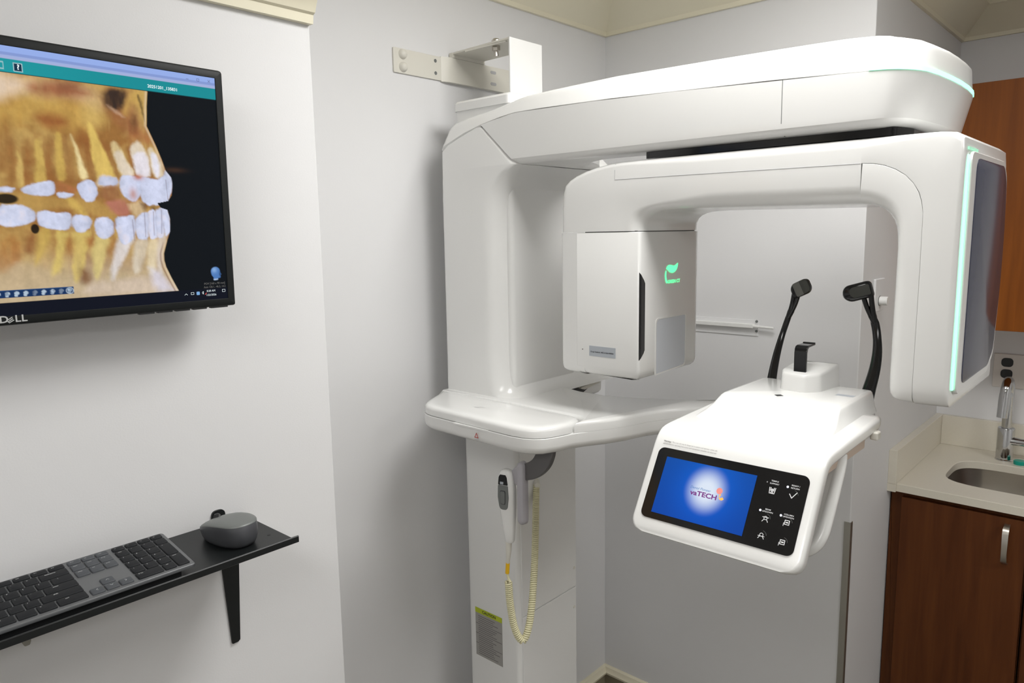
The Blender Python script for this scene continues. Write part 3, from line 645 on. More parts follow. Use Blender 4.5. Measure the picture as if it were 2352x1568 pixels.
# ================================================================== EXPOSURE SWITCH (lifts out of its holder)
ca_, sa_ = math.cos(math.radians(15)), math.sin(math.radians(15))
def swt(VF):
    V, F = VF; out = []
    for x, y, z in V:
        u, v = (x+1.05)*.70, (y-1.127)*.50
        out.append((-1.041+u*ca_-v*sa_, 1.127+u*sa_+v*ca_, z))
    return out, F
SW = Thing('exposure_switch', 'white hand-held exposure switch on coiled cream cord, hanging below the scanner tray', 'switch', (-1.05, 1.13, 1.03))
def swr(z, xa, xb, ya, yb2, r): return [(p[0], p[1], z) for p in rrect(xa, xb, ya, yb2, r, 5)]
swp = [(1.040, -1.056, -1.033, 1.112, 1.140, .008), (1.043, -1.058, -1.031, 1.109, 1.143, .010), (1.07, -1.064, -1.0285, 1.106, 1.147, .012), (1.10, -1.0705, -1.0255, 1.103, 1.150, .014), (1.13, -1.0755, -1.0235, 1.101, 1.152, .015), (1.16, -1.0770, -1.0235, 1.100, 1.152, .015), (1.185, -1.0755, -1.0265, 1.101, 1.150, .015), (1.197, -1.0725, -1.0295, 1.103, 1.147, .014), (1.203, -1.067, -1.034, 1.107, 1.142, .012), (1.2055, -1.060, -1.041, 1.113, 1.136, .008)]
body = SW.part('switch_body', swt(loft([swr(*q) for q in swp])), M['white'], smooth=50)
face = interp([(1.10, 1.103), (1.13, 1.101), (1.16, 1.100), (1.185, 1.101), (1.20, 1.104)])
def face_panel(pts, lift_, th=.003):
    ps = fillet(pts[0], pts[1], 6)
    return swt(loft([[(x, face(z)+.004, z) for x, z in ps], [(x, face(z)-lift_*1.6, z) for x, z in ps]]))
gp = SW.part('grip_panel', face_panel(([(-1.0730, 1.172), (-1.0385, 1.172), (-1.0365, 1.145), (-1.0415, 1.117), (-1.0690, 1.117), (-1.0745, 1.145)], [.003, .003, .02, .012, .012, .02]), .0008), M['dgrey'], body, label='grey grip panel')
SW.part('switch_window', face_panel(([(-1.0725, 1.173), (-1.0390, 1.173), (-1.0425, 1.190), (-1.0470, 1.1955), (-1.0660, 1.1955), (-1.0705, 1.190)], [.002, .002, .003, .003, .003, .003]), .0009), M['black'], body)
SW.part('window_light', face_panel(([(-1.0655, 1.1745), (-1.0545, 1.1745), (-1.0535, 1.1800), (-1.0655, 1.1800)], .001), .0014), M['silver'], body)
SW.part('trigger_rim', face_panel(([(-1.0655, 1.129), (-1.0485, 1.129), (-1.0475, 1.1605), (-1.0655, 1.1605)], .004), .0011), M['dark'], body)
SW.part('trigger_button', face_panel(([(-1.0645, 1.1305), (-1.0495, 1.1305), (-1.0488, 1.1590), (-1.0645, 1.1590)], .004), .0026), M['dgrey'], body, bevel=.0006)
SW.part('strain_relief', tube([(-1.0400, 1.127, 1.045), (-1.0415, 1.127, 1.02), (-1.044, 1.128, 1.000), (-1.0465, 1.129, .985)], [.0075, .0066, .0048, .0040], 12), M['ivory'])
SW.part('yellow_tape', tube([(-1.0462, 1.129, .988), (-1.0495, 1.130, .962)], .0046, 12), M['yellow'], label='yellow cord marker')
SW.part('straight_cord', tube(spline([(-1.0492, 1.130, .964), (-1.0480, 1.131, .952), (-1.0421, 1.132, 0.9418)], 4), .0030, 8), M['cord'])
cpath = spline([(-1.0481, 1.132, 0.9418), (-1.048, 1.135, 0.8938), (-1.045, 1.142, 0.8394), (-1.0384, 1.15, 0.8066), (-1.0316, 1.16, 0.794), (-1.0271, 1.172, 0.8171), (-1.0312, 1.19, 0.8613), (-1.056, 1.23, 0.9289), (-1.1016, 1.29, 0.9937), (-1.1414, 1.34, 1.047), (-1.157, 1.362, 1.0849)], 40)
def coil(path, R, r, pitch, n=10, m=5):
    pts = []; a = None; ph = 0
    for i, p in enumerate(path):
        t = (path[min(i+1, len(path)-1)]-path[max(i-1, 0)]).normalized()
        if a is None: a, b = frame_for(t)
        else: a = (a-t*a.dot(t)).normalized(); b = t.cross(a)
        if i: ph += (p-path[i-1]).length/pitch*2*PI
        pts.append((p, a.copy(), b.copy(), ph))
    tot = pts[-1][3]; N = int(tot/(2*PI)*n); out = []; j = 0
    for k in range(N+1):
        w = tot*k/N
        while j < len(pts)-2 and pts[j+1][3] < w: j += 1
        p0, p1 = pts[j], pts[j+1]; s = (w-p0[3])/max(1e-9, p1[3]-p0[3])
        c = p0[0].lerp(p1[0], s); a = p0[1].lerp(p1[1], s); b = p0[2].lerp(p1[2], s)
        out.append(c+a*math.cos(w)*R+b*math.sin(w)*R)
    return tube(out, r, m)
SW.part('coiled_cord', coil(cpath, .0066, .0024, .0049), M['cord'], smooth=80, label='coiled cream cord')
SW.part('cord_plug', cyl((-1.160, 1.364, 1.0889), (-1.146, 1.352, 1.0829), .0085, .0075, 12), M['ivory'])

# ================================================================== WALL BRACKET
B = Thing('wall_bracket', 'ivory steel bracket bolted to the wall above the scanner column', 'bracket', (XB, 1.40, 2.13))
iv = M['ivory']
bar = B.part('wall_bar', join(prism(fillet([(1.180, 2.102), (1.335, 2.102), (1.335, 2.160), (1.180, 2.160)], [.004, 0, 0, .004]), 'yz', XB, XB+.005), loft([[(XB+a, y, z) for a, z in ((0, 2.100), (d, 2.100), (d, 2.162), (0, 2.162))] for y, d in [(1.334, .005), (1.352, .013), (1.36, .014), (1.64, .014)]])), iv, bevel=.0008)
for zz in (2.147, 2.117):
    B.part('bolt_cap', lathe([(.0001, .0125), (.006, .0115), (.0105, .007), (.0125, 0)], (XB+.004, 1.208, zz), 'x', 20), iv, smooth=80)
    B.part('bolt_hole', cyl((XB+.004, 1.315, zz+.001), (XB+.0056, 1.315, zz+.001), .0045, n=12), M['dgrey'])
    sl = rrect(1.508, 1.530, zz-.004, zz+.004, .004, 4)
    B.part('slot', prism(sl, 'yz', XB+.010, XB+.0146), M['inkl'])
fl = [(XB+.014, 1.377), (-1.20+.0-.018, 1.357), (-1.218, 1.476), (-1.250, 1.476), (XB+.060, 1.478), (XB+.014, 1.478)]
B.part('top_flange', prism([(XB+.002, 1.372), (XB+.022, 1.366), (-1.218, 1.357), (-1.218, 1.476), (XB+.002, 1.482)], 'xy', 2.1700, 2.1745), iv, bevel=.001)
B.part('flange_web', prism([(1.366, 2.162), (1.484, 2.162), (1.484, 2.1745), (1.366, 2.1745)], 'yz', XB+.003, XB+.016), iv)
B.part('front_plate', box(-1.2222, -1.2178, 1.3565, 1.4765, 1.99, 2.1745), M['white'], bevel=.001)
B.part('flange_lip', box(-1.375, -1.235, 1.3615, 1.3665, 2.1665, 2.1705), iv, bevel=.0008)
B.part('bolt', join(cyl((-1.288, 1.384, 2.145), (-1.288, 1.384, 2.172), .0058, n=10), cyl((-1.288, 1.384, 2.158), (-1.288, 1.384, 2.1700), .0105, n=6), lathe([(.0115, 0), (.0110, .008), (.007, .012), (.0001, .013)], (-1.288, 1.384, 2.1745), 'z', 16)), M['steel'])

# ================================================================== MONITOR
MO = Thing('monitor', 'black desktop monitor on the left wall showing a 3D scan of teeth', 'monitor', (-1.12+.033*.31, .576-.31, 1.966-.361), (math.radians(1.375), 0, math.radians(90+1.894)))
MW, MH = .62, .361
def mx(a): return MW/2-a            # a: distance from the right edge of the monitor
def mz(b): return MH-b              # b: distance below the top edge
out_ = rrect(-MW/2, MW/2, 0, MH, [.003, .003, .005, .005], 3); inn = [(mx(.611) if p[0] < 0 else mx(.0125), mz(.3490) if p[1] < MH/2 else mz(.0125)) for p in out_]
def ring3(poly, y): return [(p[0], y, p[1]) for p in poly]
bezel = MO.part('bezel', loft([ring3(out_, .030), ring3(out_, .004), ring3(inset(out_, .0012), .001), ring3(inset(out_, .003), 0), ring3(inset(inn, -.0006), 0), ring3(inn, .0006), ring3(inn, .004)], caps=False), M['bezel'], local=True, smooth=40)
MO.part('back_housing', loft([ring3(rrect(-MW/2+.001, MW/2-.001, .001, MH-.001, .006, 3), .0295), ring3(rrect(-.29, .29, .012, MH-.012, .01, 3), .040), ring3(rrect(-.20, .20, .05, MH-.05, .02, 3), .055)]), M['blackm'], local=True, smooth=40)
MO.part('wall_mount', join(box(-.06, .06, .05, .0535+.004, .12, .24), box(-.03, .03, .055, .0765, .15, .21)), M['blackm'], local=True)
MO.part('brand_lettering', join(*[text(s, .0125, (x, 0, .0080), X, Z, .0004, bold=.00025, sx=1.12) for s, x in (('D', -.0104), ('L', .0052), ('L', .0124))], stroke([(-.0045-.0030, -.0030), (-.0045+.0024, .0005)], .0011, (0.0015, 0, .0080), X, Z, .0004), stroke([(-.0045-.0030, -.0005), (-.0045+.0020, .0026)], .0011, (.0015, 0, .0080), X, Z, .0004), stroke([(-.0045-.0016, -.0042), (-.0045+.0034, -.0014)], .0011, (.0015, 0, .0080), X, Z, .0004), stroke([(-.0045-.0034, -.0024), (-.0045-.0014, -.0044)], .0011, (.0015, 0, .0080), X, Z, .0004)), M['legend'], local=True, smooth=0)
for k in range(4):
    MO.part('menu_button', box(mx(.150-k*.027), mx(.150-k*.027)+.022, .004, .012, -.0022, .0015), M['dark'], local=True, bevel=.0006)
MO.part('power_button', box(mx(.040), mx(.012), .004, .012, -.0022, .0015), M['dark'], local=True, bevel=.0006)
# --- picture (a: mm from right edge, b: mm from top edge)
a0, a1, b0, b1 = 12.5, 611.0, 12.5, 349.0
NX, NY = 640, 380
A_, B_ = np.meshgrid(np.linspace(a1, a0, NX), np.linspace(b0, b1, NY))
def vnoise(x, y, seed=0):
    rs = np.random.RandomState(seed); T = rs.rand(64, 64)
    xi, yi = np.floor(x).astype(int), np.floor(y).astype(int); fx, fy = x-xi, y-yi
    fx, fy = fx*fx*(3-2*fx), fy*fy*(3-2*fy)
    g = lambda i, j: T[j % 64, i % 64]
    return (g(xi, yi)*(1-fx)+g(xi+1, yi)*fx)*(1-fy)+(g(xi, yi+1)*(1-fx)+g(xi+1, yi+1)*fx)*fy
def fbm(x, y, seed=0, o=4):
    s = 0; amp = 1; t = 0
    for k in range(o): s = s+amp*vnoise(x*2**k, y*2**k, seed+k); t += amp; amp *= .55
    return s/t
lin = lambda *c: np.array([((v/255+.055)/1.055)**2.4 if v > 10 else v/255/12.92 for v in c])
def mixc(img, col, w): return img*(1-w[..., None])+np.asarray(col)*w[..., None]
def sstep(x, lo, hi):
    t = np.clip((x-lo)/(hi-lo), 0, 1); return t*t*(3-2*t)
def ellipse(a, b, ra, rb, p=2.0): return (np.abs((A_-a)/ra)**p+np.abs((B_-b)/rb)**p)
def streak(p0, p1, w0, w1=None):
    w1 = w0 if w1 is None else w1
    dx, dy = p1[0]-p0[0], p1[1]-p0[1]; L2 = dx*dx+dy*dy
    t = np.clip(((A_-p0[0])*dx+(B_-p0[1])*dy)/L2, 0, 1)
    d = np.hypot(A_-p0[0]-t*dx, B_-p0[1]-t*dy); w = w0+(w1-w0)*t
    return np.exp(-(d/w)**4), t
SHAPES = [
([(302.6,47.1),(278.6,44.9),(265.8,66.2),(211.4,67.8),(174.1,89.8),(215.2,111.3),(261.8,104.4),(300.0,118.9),(314.3,120.2)],(196,158,82),9,0.75),
([(302.6,47.1),(283.6,47.0),(267.3,55.5),(270.6,64.1),(305.7,79.3)],(226,206,186),8,0.85),
([(263.9,45.5),(231.0,47.7),(185.3,52.9),(172.4,68.9),(187.5,79.5),(219.3,65.9),(258.5,68.0),(272.8,61.6)],(222,190,150),7,0.55),
([(267.6,58.2),(244.0,48.1),(210.0,51.9),(191.4,59.5),(219.3,65.9),(253.5,68.8)],(146,84,54),5,0.85),
([(231.0,47.7),(209.6,47.0),(207.7,55.9),(226.8,59.8)],(120,68,46),4,0.6),
([(263.3,93.4),(250.1,87.8),(224.3,92.1),(222.6,103.4),(241.6,108.0),(259.1,102.7)],(140,80,44),5,0.85),
([(298.5,102.6),(289.3,107.1),(287.5,139.8),(296.9,162.4),(311.4,163.2)],(128,76,38),7,0.7),
([(203.6,72.6),(180.3,61.0),(170.7,83.5),(186.7,102.9),(203.1,98.6)],(206,176,104),8,0.6),
([(170.6,48.1),(144.1,46.1),(133.5,64.3),(124.7,109.4),(148.9,105.4),(170.7,83.5),(176.2,63.5)],(150,96,62),6,0.75),
([(175.6,56.1),(161.9,46.9),(145.7,47.8),(145.3,61.2),(155.4,75.9),(172.6,71.9)],(48,38,34),3.2,0.96),
([(139.9,50.0),(119.7,45.9),(120.1,90.4),(128.0,72.8),(136.6,64.7),(146.9,81.0),(150.9,75.4)],(196,160,86),4,0.75),
([(170.9,68.7),(161.1,73.5),(150.1,82.8),(151.4,85.1),(163.0,78.2)],(196,160,130),1.4,0.7),
([(128.9,52.2),(126.0,54.3),(122.3,78.3),(121.4,86.9),(124.8,78.6),(127.9,63.7)],(44,34,26),1.3,0.95),
([(141.3,86.4),(133.2,79.5),(132.7,100.9),(139.7,104.6)],(96,58,38),3,0.8),
([(139.2,98.4),(111.8,105.2),(106.6,120.5),(125.5,118.8),(143.8,117.2)],(160,96,58),5,0.6),
([(277.8,128.0),(266.7,129.9),(269.8,177.9),(281.1,177.0)],(138,88,46),4,0.72),
([(252.3,125.9),(241.8,125.1),(243.8,171.1),(252.5,177.2),(253.6,154.4)],(138,88,46),4,0.72),
([(231.2,115.6),(222.2,123.5),(218.1,169.9),(229.3,179.2),(232.6,156.0)],(138,88,46),4,0.72),
([(213.8,111.2),(201.3,110.1),(192.1,150.8),(195.8,177.9),(206.4,169.4),(209.2,137.1)],(138,88,46),4,0.72),
([(185.3,120.5),(171.3,125.4),(159.6,164.2),(169.4,173.8),(176.2,149.8)],(138,88,46),4,0.72),
([(293.8,129.3),(285.8,134.1),(290.7,178.8),(298.5,179.1)],(138,88,46),4,0.72),
([(150.9,129.9),(144.5,126.4),(139.6,160.1),(147.8,166.7)],(138,88,46),4,0.72),
([(198.9,98.2),(192.2,101.0),(178.1,137.9),(168.3,167.6),(166.2,179.2),(193.3,181.4),(193.1,162.8),(197.7,133.3)],(214,184,100),1.6,0.9),
([(189.1,165.6),(168.3,167.6),(166.2,179.2),(193.3,181.4)],(214,206,214),1.6,0.75),
([(220.4,115.3),(217.5,121.7),(209.4,145.9),(205.3,169.3),(214.4,171.2),(215.9,144.9)],(232,214,160),1.6,0.92),
([(171.1,123.9),(164.3,119.4),(151.3,142.2),(143.8,163.4),(158.4,167.2),(167.0,144.7)],(222,202,150),1.6,0.88),
([(167.8,137.2),(157.1,133.4),(144.4,163.4),(157.4,166.5)],(224,216,214),1.6,0.6),
([(144.2,121.8),(131.5,116.8),(120.9,140.3),(120.0,162.3),(140.7,163.3),(143.3,141.7)],(218,206,186),1.6,0.9),
([(141.6,135.4),(126.4,131.3),(120.6,161.7),(140.1,162.6)],(222,218,230),1.6,0.8),
([(121.5,128.5),(113.3,124.7),(103.4,145.5),(99.4,161.3),(112.6,165.1),(118.8,146.5)],(222,208,180),1.6,0.85),
([(117.8,133.8),(110.2,133.3),(105.0,158.4),(111.5,163.5)],(222,222,238),1.6,0.85),
([(240.6,115.0),(233.7,114.4),(232.4,141.6),(232.0,170.5),(242.3,174.5),(242.0,148.0)],(196,164,84),1.6,0.8),
([(264.4,126.9),(257.2,126.3),(256.2,154.5),(256.2,177.9),(268.7,179.6),(265.7,152.3)],(202,172,92),1.6,0.8),
([(285.8,142.4),(281.8,142.2),(280.1,161.5),(281.5,181.2),(289.0,181.5)],(206,176,104),1.6,0.75),
([(89.6,87.4),(94.8,113.2),(99.7,113.6),(121.1,102.9),(118.8,93.4)],(120,78,46),2,0.0),
([(172.9,252.6),(148.1,248.3),(157.3,267.1),(173.3,295.1),(183.6,311.0),(186.6,303.9),(179.2,275.9)],(214,208,206),2.2,0.92),
([(203.4,250.6),(184.5,249.4),(189.6,275.6),(199.2,303.2),(206.7,305.9),(207.4,287.3)],(210,192,124),2.2,0.88),
([(229.9,242.7),(207.1,243.0),(213.2,265.7),(223.4,301.9),(232.5,310.5),(235.3,298.2),(230.8,265.2)],(204,180,104),2.2,0.85),
([(249.5,241.1),(234.9,242.7),(239.3,262.0),(249.7,294.5),(260.7,306.4),(260.6,296.9),(251.6,264.6)],(208,184,104),2.2,0.85),
([(270.3,239.5),(257.5,241.0),(263.5,264.3),(276.0,287.3),(278.0,281.4)],(196,166,84),2.2,0.7),
([(148.8,256.2),(135.9,251.6),(130.0,258.2),(138.6,287.0),(149.3,302.7),(155.0,295.9)],(214,204,186),2.2,0.75),
([(129.8,255.0),(116.9,255.2),(118.9,281.2),(127.4,307.1),(134.4,293.7)],(222,208,176),2.2,0.75),
([(116.7,251.9),(102.7,248.9),(110.3,275.0),(114.2,304.5),(119.9,294.3)],(216,206,196),2.2,0.7),
([(214.8,250.4),(204.2,250.0),(205.1,259.8),(213.0,262.6)],(146,84,44),4,0.8),
([(282.0,240.8),(271.0,246.7),(277.0,269.8),(289.4,266.5)],(128,72,40),4,0.75),
([(239.6,250.1),(230.0,250.2),(232.2,268.2),(239.5,270.9)],(150,98,50),4,0.7),
([(185.0,255.5),(174.5,254.2),(180.7,275.9),(187.6,269.4)],(150,96,50),4,0.7),
([(225.4,292.6),(215.7,294.6),(211.0,305.6),(215.9,313.1),(226.8,308.4)],(120,80,50),4,0.85),
([(312.7,251.8),(297.5,246.4),(289.9,272.2),(307.0,294.5),(325.5,285.1)],(164,106,54),4,0.6),
([(316.7,294.0),(285.7,281.1),(240.8,310.0),(230.8,322.8),(319.7,325.1)],(188,166,132),4,0.8),
([(212.9,311.7),(177.5,309.1),(120.9,307.4),(99.3,328.7),(214.5,330.2)],(204,186,168),4,0.8),
([(132.8,293.7),(114.2,304.5),(102.4,325.2),(92.7,330.9),(122.7,330.4)],(206,206,228),4,0.6),
([(292.7,195.6),(280.0,192.4),(244.3,197.2),(197.6,199.0),(169.9,216.9),(173.9,229.3),(204.9,217.2),(224.7,220.4),(229.4,211.5),(271.7,212.1),(284.1,209.5)],(178,142,78),2.5,0.85),
([(235.0,198.4),(225.5,198.2),(210.5,217.3),(205.6,226.3),(218.9,217.4)],(208,176,92),2.5,0.7),
([(183.3,200.2),(156.4,198.0),(153.4,218.3),(167.3,221.5),(181.3,210.9)],(176,112,98),2.5,0.8),
([(184.3,177.4),(166.6,176.7),(165.2,195.2),(183.2,198.7),(194.2,192.9)],(146,98,66),2.5,0.75),
([(245.1,176.9),(221.3,181.8),(222.1,190.7),(245.0,190.8)],(164,104,66),2.5,0.8),
([(153.8,204.2),(135.0,200.7),(133.1,216.5),(146.1,223.0)],(214,190,150),2.5,0.8),
([(138.3,202.3),(129.1,205.3),(132.9,213.3)],(90,60,40),2.5,0.8),
([(122.3,208.4),(114.8,206.7),(113.8,213.8),(120.4,215.8)],(86,62,36),2.5,0.85)]
CROWNS = [
([(97.9,154.8),(90.3,162.5),(89.6,180.2),(95.8,191.8),(100.8,193.5)],0.92),
([(138.9,171.0),(126.0,165.7),(110.3,168.2),(97.4,161.2),(95.6,180.4),(97.9,198.3),(116.2,203.5),(129.0,203.7),(135.8,191.3)],1.0),
([(161.4,167.3),(153.6,163.9),(141.6,166.4),(134.1,169.2),(136.5,188.1),(144.2,199.3),(156.1,194.9),(162.9,185.8)],1.0),
([(189.3,168.6),(177.6,166.5),(168.3,168.2),(167.8,176.8),(190.2,179.5)],0.85),
([(216.9,178.7),(201.1,173.6),(194.9,183.9),(197.5,197.5),(209.1,200.8),(217.7,187.6)],0.95),
([(245.1,192.0),(235.7,190.5),(225.0,192.5),(230.9,197.4),(241.1,197.7)],1.0),
([(283.9,185.5),(268.7,179.3),(251.6,175.7),(247.2,185.7),(253.3,194.5),(270.1,195.0),(282.5,192.5)],0.95),
([(311.2,186.5),(296.7,186.0),(291.5,187.2),(297.3,191.6),(311.7,191.2)],0.95),
([(334.4,184.6),(318.1,184.0),(313.8,187.9),(321.3,193.1),(335.2,192.7)],0.9),
([(108.5,208.2),(98.8,209.7),(95.9,224.3),(98.0,244.0),(105.0,248.8),(107.8,229.2)],1.0),
([(116.4,214.7),(108.6,209.8),(107.1,229.2),(107.3,248.8),(116.6,250.3),(118.4,232.5)],0.95),
([(128.3,214.9),(116.9,213.1),(117.1,232.5),(117.2,250.3),(127.0,251.8),(129.3,232.5)],1.0),
([(144.7,224.5),(133.1,216.5),(128.3,219.7),(129.9,248.5),(142.2,251.5),(147.4,238.8)],0.96),
([(172.9,224.6),(158.3,222.4),(148.0,223.0),(148.2,241.9),(154.9,256.1),(165.8,259.0),(172.2,244.8)],1.0),
([(200.8,229.3),(193.9,223.2),(182.2,222.5),(176.6,232.4),(179.6,244.8),(190.5,251.4),(200.0,244.6)],0.97),
([(228.4,224.9),(219.1,219.8),(208.1,221.8),(205.5,230.8),(211.0,239.9),(223.8,241.9),(228.7,235.3)],0.95),
([(269.8,219.3),(261.6,214.3),(248.7,217.1),(232.7,218.1),(230.1,226.4),(234.3,236.8),(253.3,238.7),(268.5,233.7)],1.0),
([(308.6,208.5),(298.7,206.4),(281.7,210.9),(273.6,219.3),(277.1,229.4),(296.3,233.6),(317.7,229.4),(318.8,215.6)],1.0),
([(350.2,206.6),(331.7,203.5),(322.7,207.4),(322.2,226.6),(338.8,229.4),(354.3,225.4)],0.95)]

def poly_soft(poly, soft):
    if len(poly) > 2:
        q_ = [np.array(v) for v in poly]; m_ = len(q_); poly = []
        for i_ in range(m_):
            a_, b_, c_, d_ = q_[i_-1], q_[i_], q_[(i_+1) % m_], q_[(i_+2) % m_]
            for t_ in (0, .33, .67): poly.append(.5*(2*b_+(c_-a_)*t_+(2*a_-5*b_+4*c_-d_)*t_**2+(3*b_-a_-3*c_+d_)*t_**3))
    P_ = np.array(poly); x, y = AW.ravel(), BW.ravel(); lo, hi = P_.min(0)-soft*2.2, P_.max(0)+soft*2.2
    sel = np.where((x > lo[0]) & (x < hi[0]) & (y > lo[1]) & (y < hi[1]))[0]; w = np.zeros(x.shape)
    if len(sel):
        px, py = x[sel], y[sel]; d2 = np.full(px.shape, 1e9); ins = np.zeros(px.shape, bool)
        for (x0, y0), (x1, y1) in zip(P_, np.roll(P_, -1, 0)):
            ex, ey = x1-x0, y1-y0; t = np.clip(((px-x0)*ex+(py-y0)*ey)/(ex*ex+ey*ey+1e-9), 0, 1)
            d2 = np.minimum(d2, (px-x0-t*ex)**2+(py-y0-t*ey)**2)
            c = ((y0 > py) != (y1 > py)); ins ^= c & (px < (x1-x0)*(py-y0)/((y1-y0) if y1 != y0 else 1e-9)+x0)
        sd = np.sqrt(d2)*np.where(ins, 1, -1); w[sel] = sstep(sd, -soft*.9, soft*1.1)
    return w.reshape(A_.shape)
AW = A_+5.0*(fbm(A_/13, B_/17, 41)-.5)+2.2*(fbm(A_/4, B_/6, 51)-.5); BW = B_+5.0*(fbm(A_/15, B_/13, 61)-.5)+2.2*(fbm(A_/5, B_/4, 71)-.5)
n4 = fbm(A_/3.2, B_/4.5, 31); n1 = fbm(A_/42, B_/36, 1); n2 = fbm(A_/9, B_/48, 11); n3 = fbm(A_/7, B_/8, 21)
bone = mixc(np.zeros(A_.shape+(3,))+lin(150, 106, 56), lin(184, 150, 88), sstep(n1, .35, .7))
bone = mixc(bone, lin(132, 78, 38), sstep(n2, .52, .8)*.5)
bone = mixc(bone, lin(205, 172, 104), sstep(n2, .28, .05)*.4)
low = sstep(B_, 250, 318); bone = mixc(bone, lin(192, 176, 146), low*.8)
for poly, c, soft, st in SHAPES:
    if st: bone = mixc(bone, lin(*c), poly_soft(poly, soft*1.55+.4)*st*np.clip(.62+.62*n2, .5, 1))
bone *= (0.74+.24*n3+.14*n2+.14*n4)[..., None]
for poly, br in CROWNS:
    P_ = np.array(poly); c_ = P_.mean(0); big = [tuple(c_+(q-c_)*1.04) for q in P_]
    e_ = poly_soft(big, 1.9); w_ = poly_soft([tuple(c_+(q-c_)*1.05) for q in P_], 1.7); bone = mixc(bone, lin(146, 104, 78), e_*.30)
    ra = np.ptp(P_[:, 0])/2+1
    shade = np.clip(.97+.42*(n3-.5)+.12*(n4-.5)+.18*np.cos((A_-c_[0])/ra*1.7)-.12, .45, 1.10)*br
    bone = bone*(1-w_[..., None]*.90)+(lin(206, 214, 240)*(1-.35*sstep(n1*.5+n3*.5, .5, .8))[..., None]+lin(214, 190, 176)*(.35*sstep(n1*.5+n3*.5, .5, .8))[..., None])*shade[..., None]*w_[..., None]*.90
for x0, y0, x1, y1, wd in [(107.8, 212, 110, 246, .8), (119.8, 214, 121, 248, .8), (132.6, 216, 133.5, 250, .8), (150.3, 226, 149.3, 255, .9), (98.3, 168, 97.2, 196, .8)]:
    w_, t = streak((x0, y0), (x1, y1), wd); bone = mixc(bone, lin(122, 106, 116), w_*.45)
bone = mixc(bone, lin(184, 122, 96), np.exp(-ellipse(146.4, 190, 5.5, 9))*.7)
bone = mixc(bone, lin(186, 104, 78), np.exp(-ellipse(137.5, 166, 7, 4))*.75)
for a, b, ra, rb in [(303, 200, 14, 6.5), (331, 200.5, 20, 6.0), (274, 238, 5, 6.5)]: bone = mixc(bone, lin(12, 12, 12), (1-sstep(ellipse(a, b, ra, rb, 2), .6, 1.25))*.95)
sil = [(45.3, 115), (65.5, 117.6), (93.5, 119.7), (117.5, 109.6), (139.1, 101.6), (154.8, 96.9), (164.1, 89.7), (172, 88.6), (180.2, 89.4), (190, 91), (198.3, 96.9), (201.8, 112.9), (208.2, 108.5), (211.3, 98.9), (224.3, 95.9), (242.4, 97.2), (255.4, 102.2), (275.0, 108.6), (285, 108.8), (294.9, 106.8), (311.9, 99.8), (332.0, 90.4)]
sb = np.interp(B_, [p[0] for p in sil], [p[1] for p in sil])
inside = sstep(A_-sb, -.4, 1.0)
rim = np.exp(-((A_-sb-2.2)/1.8)**2)*inside*sstep(np.abs(B_-205), 40, 60); bone = mixc(bone, lin(226, 205, 175), rim*.5)
rim2 = np.exp(-((A_-sb-5.5)/1.2)**2)*inside*sstep(B_, 252, 270); bone = mixc(bone, lin(128, 88, 66), rim2*.6)
img = np.zeros(A_.shape+(3,))+lin(13, 18, 22)
img = img*(1-inside[..., None])+bone*inside[..., None]*1.06
flare = np.exp(-((A_-84)/16)**2-((B_-153)/3.5)**2)*(1-inside); img = mixc(img, lin(70, 48, 34), flare*.7)
# window chrome
def rect(a_hi, a_lo, b_lo, b_hi): return ((A_ <= a_hi) & (A_ >= a_lo) & (B_ >= b_lo) & (B_ <= b_hi)).astype(float)
img = mixc(img, lin(150, 174, 232), rect(611, 12, 12, 28.3)); grad = sstep(B_, 19.5, 28.3)
img = mixc(img, lin(166, 176, 214), rect(611, 12, 12, 28.3)*grad)
img = mixc(img, lin(118, 138, 196), rect(611, 12, 20.3, 23.6)*.6)
img = mixc(img, lin(26, 140, 148), rect(611, 12, 28.3, 44.0)); img = mixc(img, lin(14, 60, 66), rect(611, 12, 44.0, 45.0))
img = mixc(img, lin(40, 168, 176), rect(611, 12, 28.3, 44.0)*np.exp(-((A_-330)/120)**2)*.4)
img = mixc(img, lin(24, 52, 74), rect(278.5, 270.5, 32.5, 41.2)); img = mixc(img, lin(176, 206, 212), (rect(279.8, 269.3, 31.2, 42.4)-rect(278.5, 270.6, 32.5, 41.2)))
img = mixc(img, lin(150, 190, 196), rect(304, 290, 32, 41)-rect(302.5, 291.5, 33.5, 39.5))
img = mixc(img, lin(22, 50, 92), rect(420, 234.5, 316.5, 325.5)); img = mixc(img, lin(52, 84, 128), rect(420, 234.5, 316.0, 316.8))
for k in range(16):
    ca = 239.8+k*10.4; w_ = 1-sstep(ellipse(ca, 320.2, 3.2, 2.6, 2), .6, 1.1); w2 = 1-sstep(ellipse(ca+1, 323.0, 2.2, 2.0, 2), .6, 1.1)
    br = .35 if k in (1, 4) else .95
    img = mixc(img, lin(178, 196, 212), np.maximum(w_, w2)*br*(.6+.4*(n3 > .45)))
ring_ = np.exp(-((np.hypot((A_-239.8)/4.4, (B_-321)/4.0)-1)/.14)**2); img = mixc(img, lin(190, 206, 220), ring_*.8)
img = mixc(img, lin(14, 18, 30), rect(611, 12, 331.3, 349.5))
